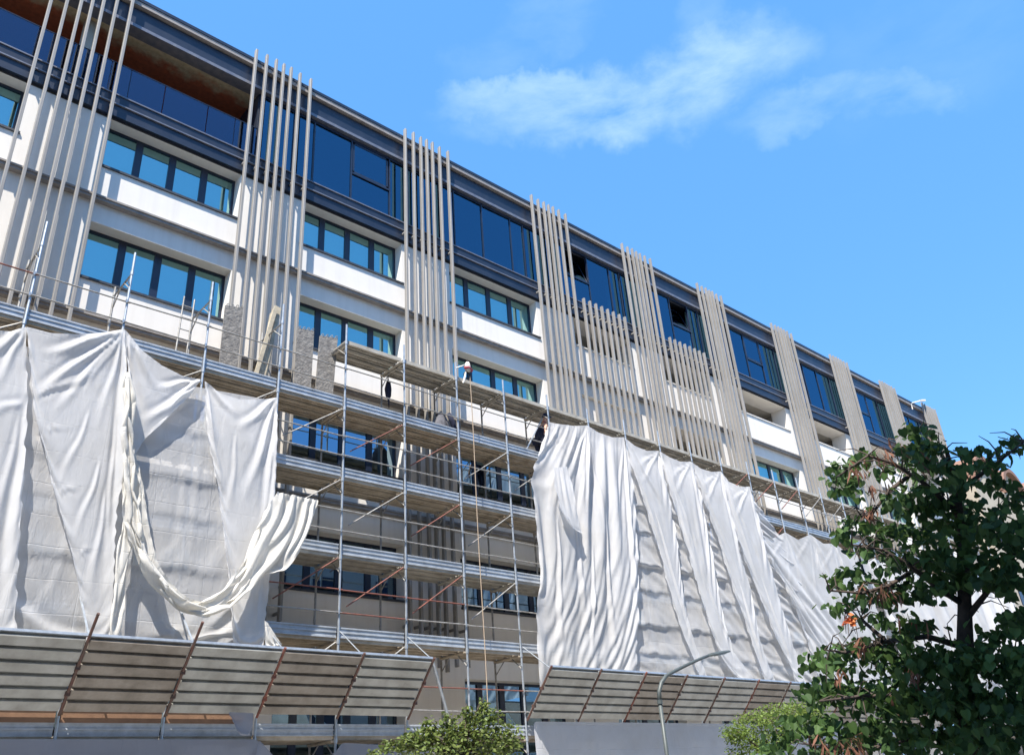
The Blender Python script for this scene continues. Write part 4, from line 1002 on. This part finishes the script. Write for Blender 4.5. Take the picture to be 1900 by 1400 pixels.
# ================================================================== OTHER BUILDINGS
hb = empty('vaulted_house'); tag(hb, 'beige building with small terracotta vaults beyond the far end of the white block', 'building')
MB().box(54.3, 78, 17.2, 29, 0, 17.7).build('wall', MT['wallB'], hb)
for i in range(5):
    x0 = 54.6+4.5*i; m = MB(); n = 14; v = []
    for s, (r_, y_) in enumerate(((2.0,17.0),(2.0,24),(1.72,17.0),(1.72,24))):
        for j in range(n+1):
            a = math.pi*j/n; v.append((x0+2.1-r_*math.cos(a), y_, 17.7+1.25*r_*math.sin(a)*.8))
    q = n+1; f = []
    for j in range(n): f += [(j, j+1, q+j+1, q+j), (2*q+j, 3*q+j, 3*q+j+1, 2*q+j+1), (j, 2*q+j, 2*q+j+1, j+1)]
    m.add(v, f); m.build('roof_vault', MT['terra'], hb, smooth=False)
    mm = MB(); mm.add([v[2*q+j] for j in range(n+1)], [tuple(range(n+1))]); mm.v = [(a, b+.35, c) for a, b, c in mm.v]; mm.build('vault_infill', MT['wallB'], hb)
for i in range(4):
    for z in (13.6, 10.2): MB().box(55.6+5*i, 57.4+5*i, 17.15, 17.199, z, z+1.7).build('window', MT['frame'], hb)

ob = empty('unseen_apartment_block'); tag(ob, 'pale apartment block out of view across the street, added to shade the big tree, mirrored in the lower windows', 'building')
OY, OH = -3.5, 19.7  # unseen block: setback and height tuned so its shadow covers the big tree
MB().box(-40, 34, OY-12, OY, 0, OH).build('wall', MT['wallC'], ob)
MB().box(-40.3, 34.3, OY-12.3, OY+.35, OH+.003, OH+.3).build('roof_edge', MT['eave'], ob)
ow = MB()
for i in range(22):
    for j in range(6): ow.box(-38+3.2*i, -36.5+3.2*i, OY+.003, OY+.05, 1.6+3.4*j, 3.3+3.4*j)
ow.build('window', MT['frame'], ob)

# ================================================================== LIGHT
SUN = np.array((1.5, 1.0, -3.1)); SUN = SUN/np.linalg.norm(SUN)
sl = bpy.data.lights.new('sun', 'SUN'); sl.energy = 4.3; sl.angle = R(.53); sl.color = (1, .93, .83)
so = bpy.data.objects.new('sun', sl); COL.objects.link(so); so.rotation_euler = Vector(SUN).to_track_quat('-Z', 'Y').to_euler()
wd = bpy.data.worlds.new('World'); sc.world = wd; wd.use_nodes = True; nt = wd.node_tree; N = nt.nodes; L = nt.links
sky = N.new('ShaderNodeTexSky'); sky.sky_type = 'NISHITA'; sky.sun_disc = False
sky.sun_elevation = math.asin(-SUN[2]); sky.sun_rotation = math.atan2(-SUN[0], -SUN[1]); sky.air_density = 1.0; sky.dust_density = .3; sky.ozone_density = 2.5; sky.altitude = 100
hsv = N.new('ShaderNodeHueSaturation'); hsv.inputs['Saturation'].default_value = 1.18; L.new(sky.outputs[0], hsv.inputs['Color'])
# flat blue mixed in to even out the sky gradient
ev = N.new('ShaderNodeMix'); ev.data_type = 'RGBA'; ev.inputs['Factor'].default_value = .62; L.new(hsv.outputs['Color'], ev.inputs['A']); ev.inputs['B'].default_value = (.40, 1.30, 2.95, 1)
# thin cirrus, laid out by direction on the sky
tc = N.new('ShaderNodeTexCoord')
wn = N.new('ShaderNodeTexNoise'); wn.inputs['Scale'].default_value = 4.0; wn.inputs['Detail'].default_value = 7; wn.inputs['Roughness'].default_value = .6
L.new(tc.outputs['Generated'], wn.inputs['Vector'])
wv = N.new('ShaderNodeVectorMath'); wv.operation = 'MULTIPLY_ADD'; wv.inputs[1].default_value = (.22, .22, .22); L.new(wn.outputs['Color'], wv.inputs[0])
wo = N.new('ShaderNodeVectorMath'); wo.operation = 'SUBTRACT'; wo.inputs[1].default_value = (.11, .11, .11); L.new(tc.outputs['Generated'], wo.inputs[0]); L.new(wo.outputs[0], wv.inputs[2])
def cloud(px_, py_, ax, ay, ang, power):
    """soft elongated patch of directions round one bearing; returns a 0..1 socket"""
    d = at_r(px_, py_, 1)-CAM; d /= np.linalg.norm(d)
    e1 = np.cross(d, (0,0,1)); e1 /= np.linalg.norm(e1); e2 = np.cross(e1, d); ca, sa = math.cos(R(ang)), math.sin(R(ang))
    a, b = (ca*e1+sa*e2)/ax, (-sa*e1+ca*e2)/ay
    outs = []
    for v in (a, b):
        dp = N.new('ShaderNodeVectorMath'); dp.operation = 'DOT_PRODUCT'; L.new(wv.outputs[0], dp.inputs[0]); dp.inputs[1].default_value = tuple(v)
        sq = N.new('ShaderNodeMath'); sq.operation = 'POWER'; L.new(dp.outputs['Value'], sq.inputs[0]); sq.inputs[1].default_value = 2; outs.append(sq.outputs[0])
    # POWER of negatives is undefined for odd only; 2 is safe
    s = N.new('ShaderNodeMath'); s.operation = 'ADD'; L.new(outs[0], s.inputs[0]); L.new(outs[1], s.inputs[1])
    ex = N.new('ShaderNodeMapRange'); ex.interpolation_type = 'SMOOTHSTEP'; ex.inputs['From Min'].default_value = 0; ex.inputs['From Max'].default_value = 1
    ex.inputs['To Min'].default_value = power; ex.inputs['To Max'].default_value = 0; L.new(s.outputs[0], ex.inputs['Value'])
    front = N.new('ShaderNodeVectorMath'); front.operation = 'DOT_PRODUCT'; L.new(tc.outputs['Generated'], front.inputs[0]); front.inputs[1].default_value = tuple(d)
    g = N.new('ShaderNodeMath'); g.operation = 'GREATER_THAN'; g.inputs[1].default_value = .2; L.new(front.outputs['Value'], g.inputs[0])
    mu = N.new('ShaderNodeMath'); mu.operation = 'MULTIPLY'; L.new(ex.outputs['Result'], mu.inputs[0]); L.new(g.outputs[0], mu.inputs[1])
    return mu.outputs[0]
parts = [cloud(1180,172,.23,.052,3,1.0), cloud(1000,190,.13,.028,10,.8), cloud(1300,150,.085,.062,8,1.0), cloud(1660,175,.07,.04,-32,.5), cloud(1500,190,.10,.03,0,.5), cloud(1010,50,.14,.04,35,.28), cloud(1330,50,.12,.035,50,.3), cloud(1700,90,.13,.09,0,.12)]
tot = parts[0]
for p_ in parts[1:]:
    ad = N.new('ShaderNodeMath'); ad.operation = 'MAXIMUM'; L.new(tot, ad.inputs[0]); L.new(p_, ad.inputs[1]); tot = ad.outputs[0]
mp = N.new('ShaderNodeMapping'); mp.inputs['Rotation'].default_value = (R(20), R(35), R(15)); mp.inputs['Scale'].default_value = (1, 1.5, 4.0); L.new(tc.outputs['Generated'], mp.inputs['Vector'])
nz = N.new('ShaderNodeTexNoise'); nz.inputs['Scale'].default_value = 6.5; nz.inputs['Detail'].default_value = 10; nz.inputs['Roughness'].default_value = .60; nz.inputs['Distortion'].default_value = .15
L.new(mp.outputs['Vector'], nz.inputs['Vector'])
nr = N.new('ShaderNodeMapRange'); nr.inputs['From Min'].default_value = .30; nr.inputs['From Max'].default_value = .64; L.new(nz.outputs['Fac'], nr.inputs['Value'])
mu = N.new('ShaderNodeMath'); mu.operation = 'MULTIPLY'; L.new(tot, mu.inputs[0]); L.new(nr.outputs['Result'], mu.inputs[1])
cm = N.new('ShaderNodeMath'); cm.operation = 'MULTIPLY'; cm.inputs[1].default_value = .42; L.new(mu.outputs[0], cm.inputs[0])
mix = N.new('ShaderNodeMix'); mix.data_type = 'RGBA'; L.new(cm.outputs[0], mix.inputs['Factor']); L.new(ev.outputs['Result'], mix.inputs['A']); mix.inputs['B'].default_value = (2.6, 3.3, 4.0, 1)
bg = N['Background']; L.new(mix.outputs['Result'], bg.inputs['Color']); bg.inputs['Strength'].default_value = .15

sc.view_settings.view_transform = 'Standard'; sc.view_settings.look = 'None'; sc.view_settings.exposure = 1.34; sc.view_settings.gamma = 1.0
sc.view_settings.use_curve_mapping = False
sc.cycles.max_bounces = 8; sc.cycles.transparent_max_bounces = 16; sc.cycles.glossy_bounces = 4; sc.cycles.diffuse_bounces = 4
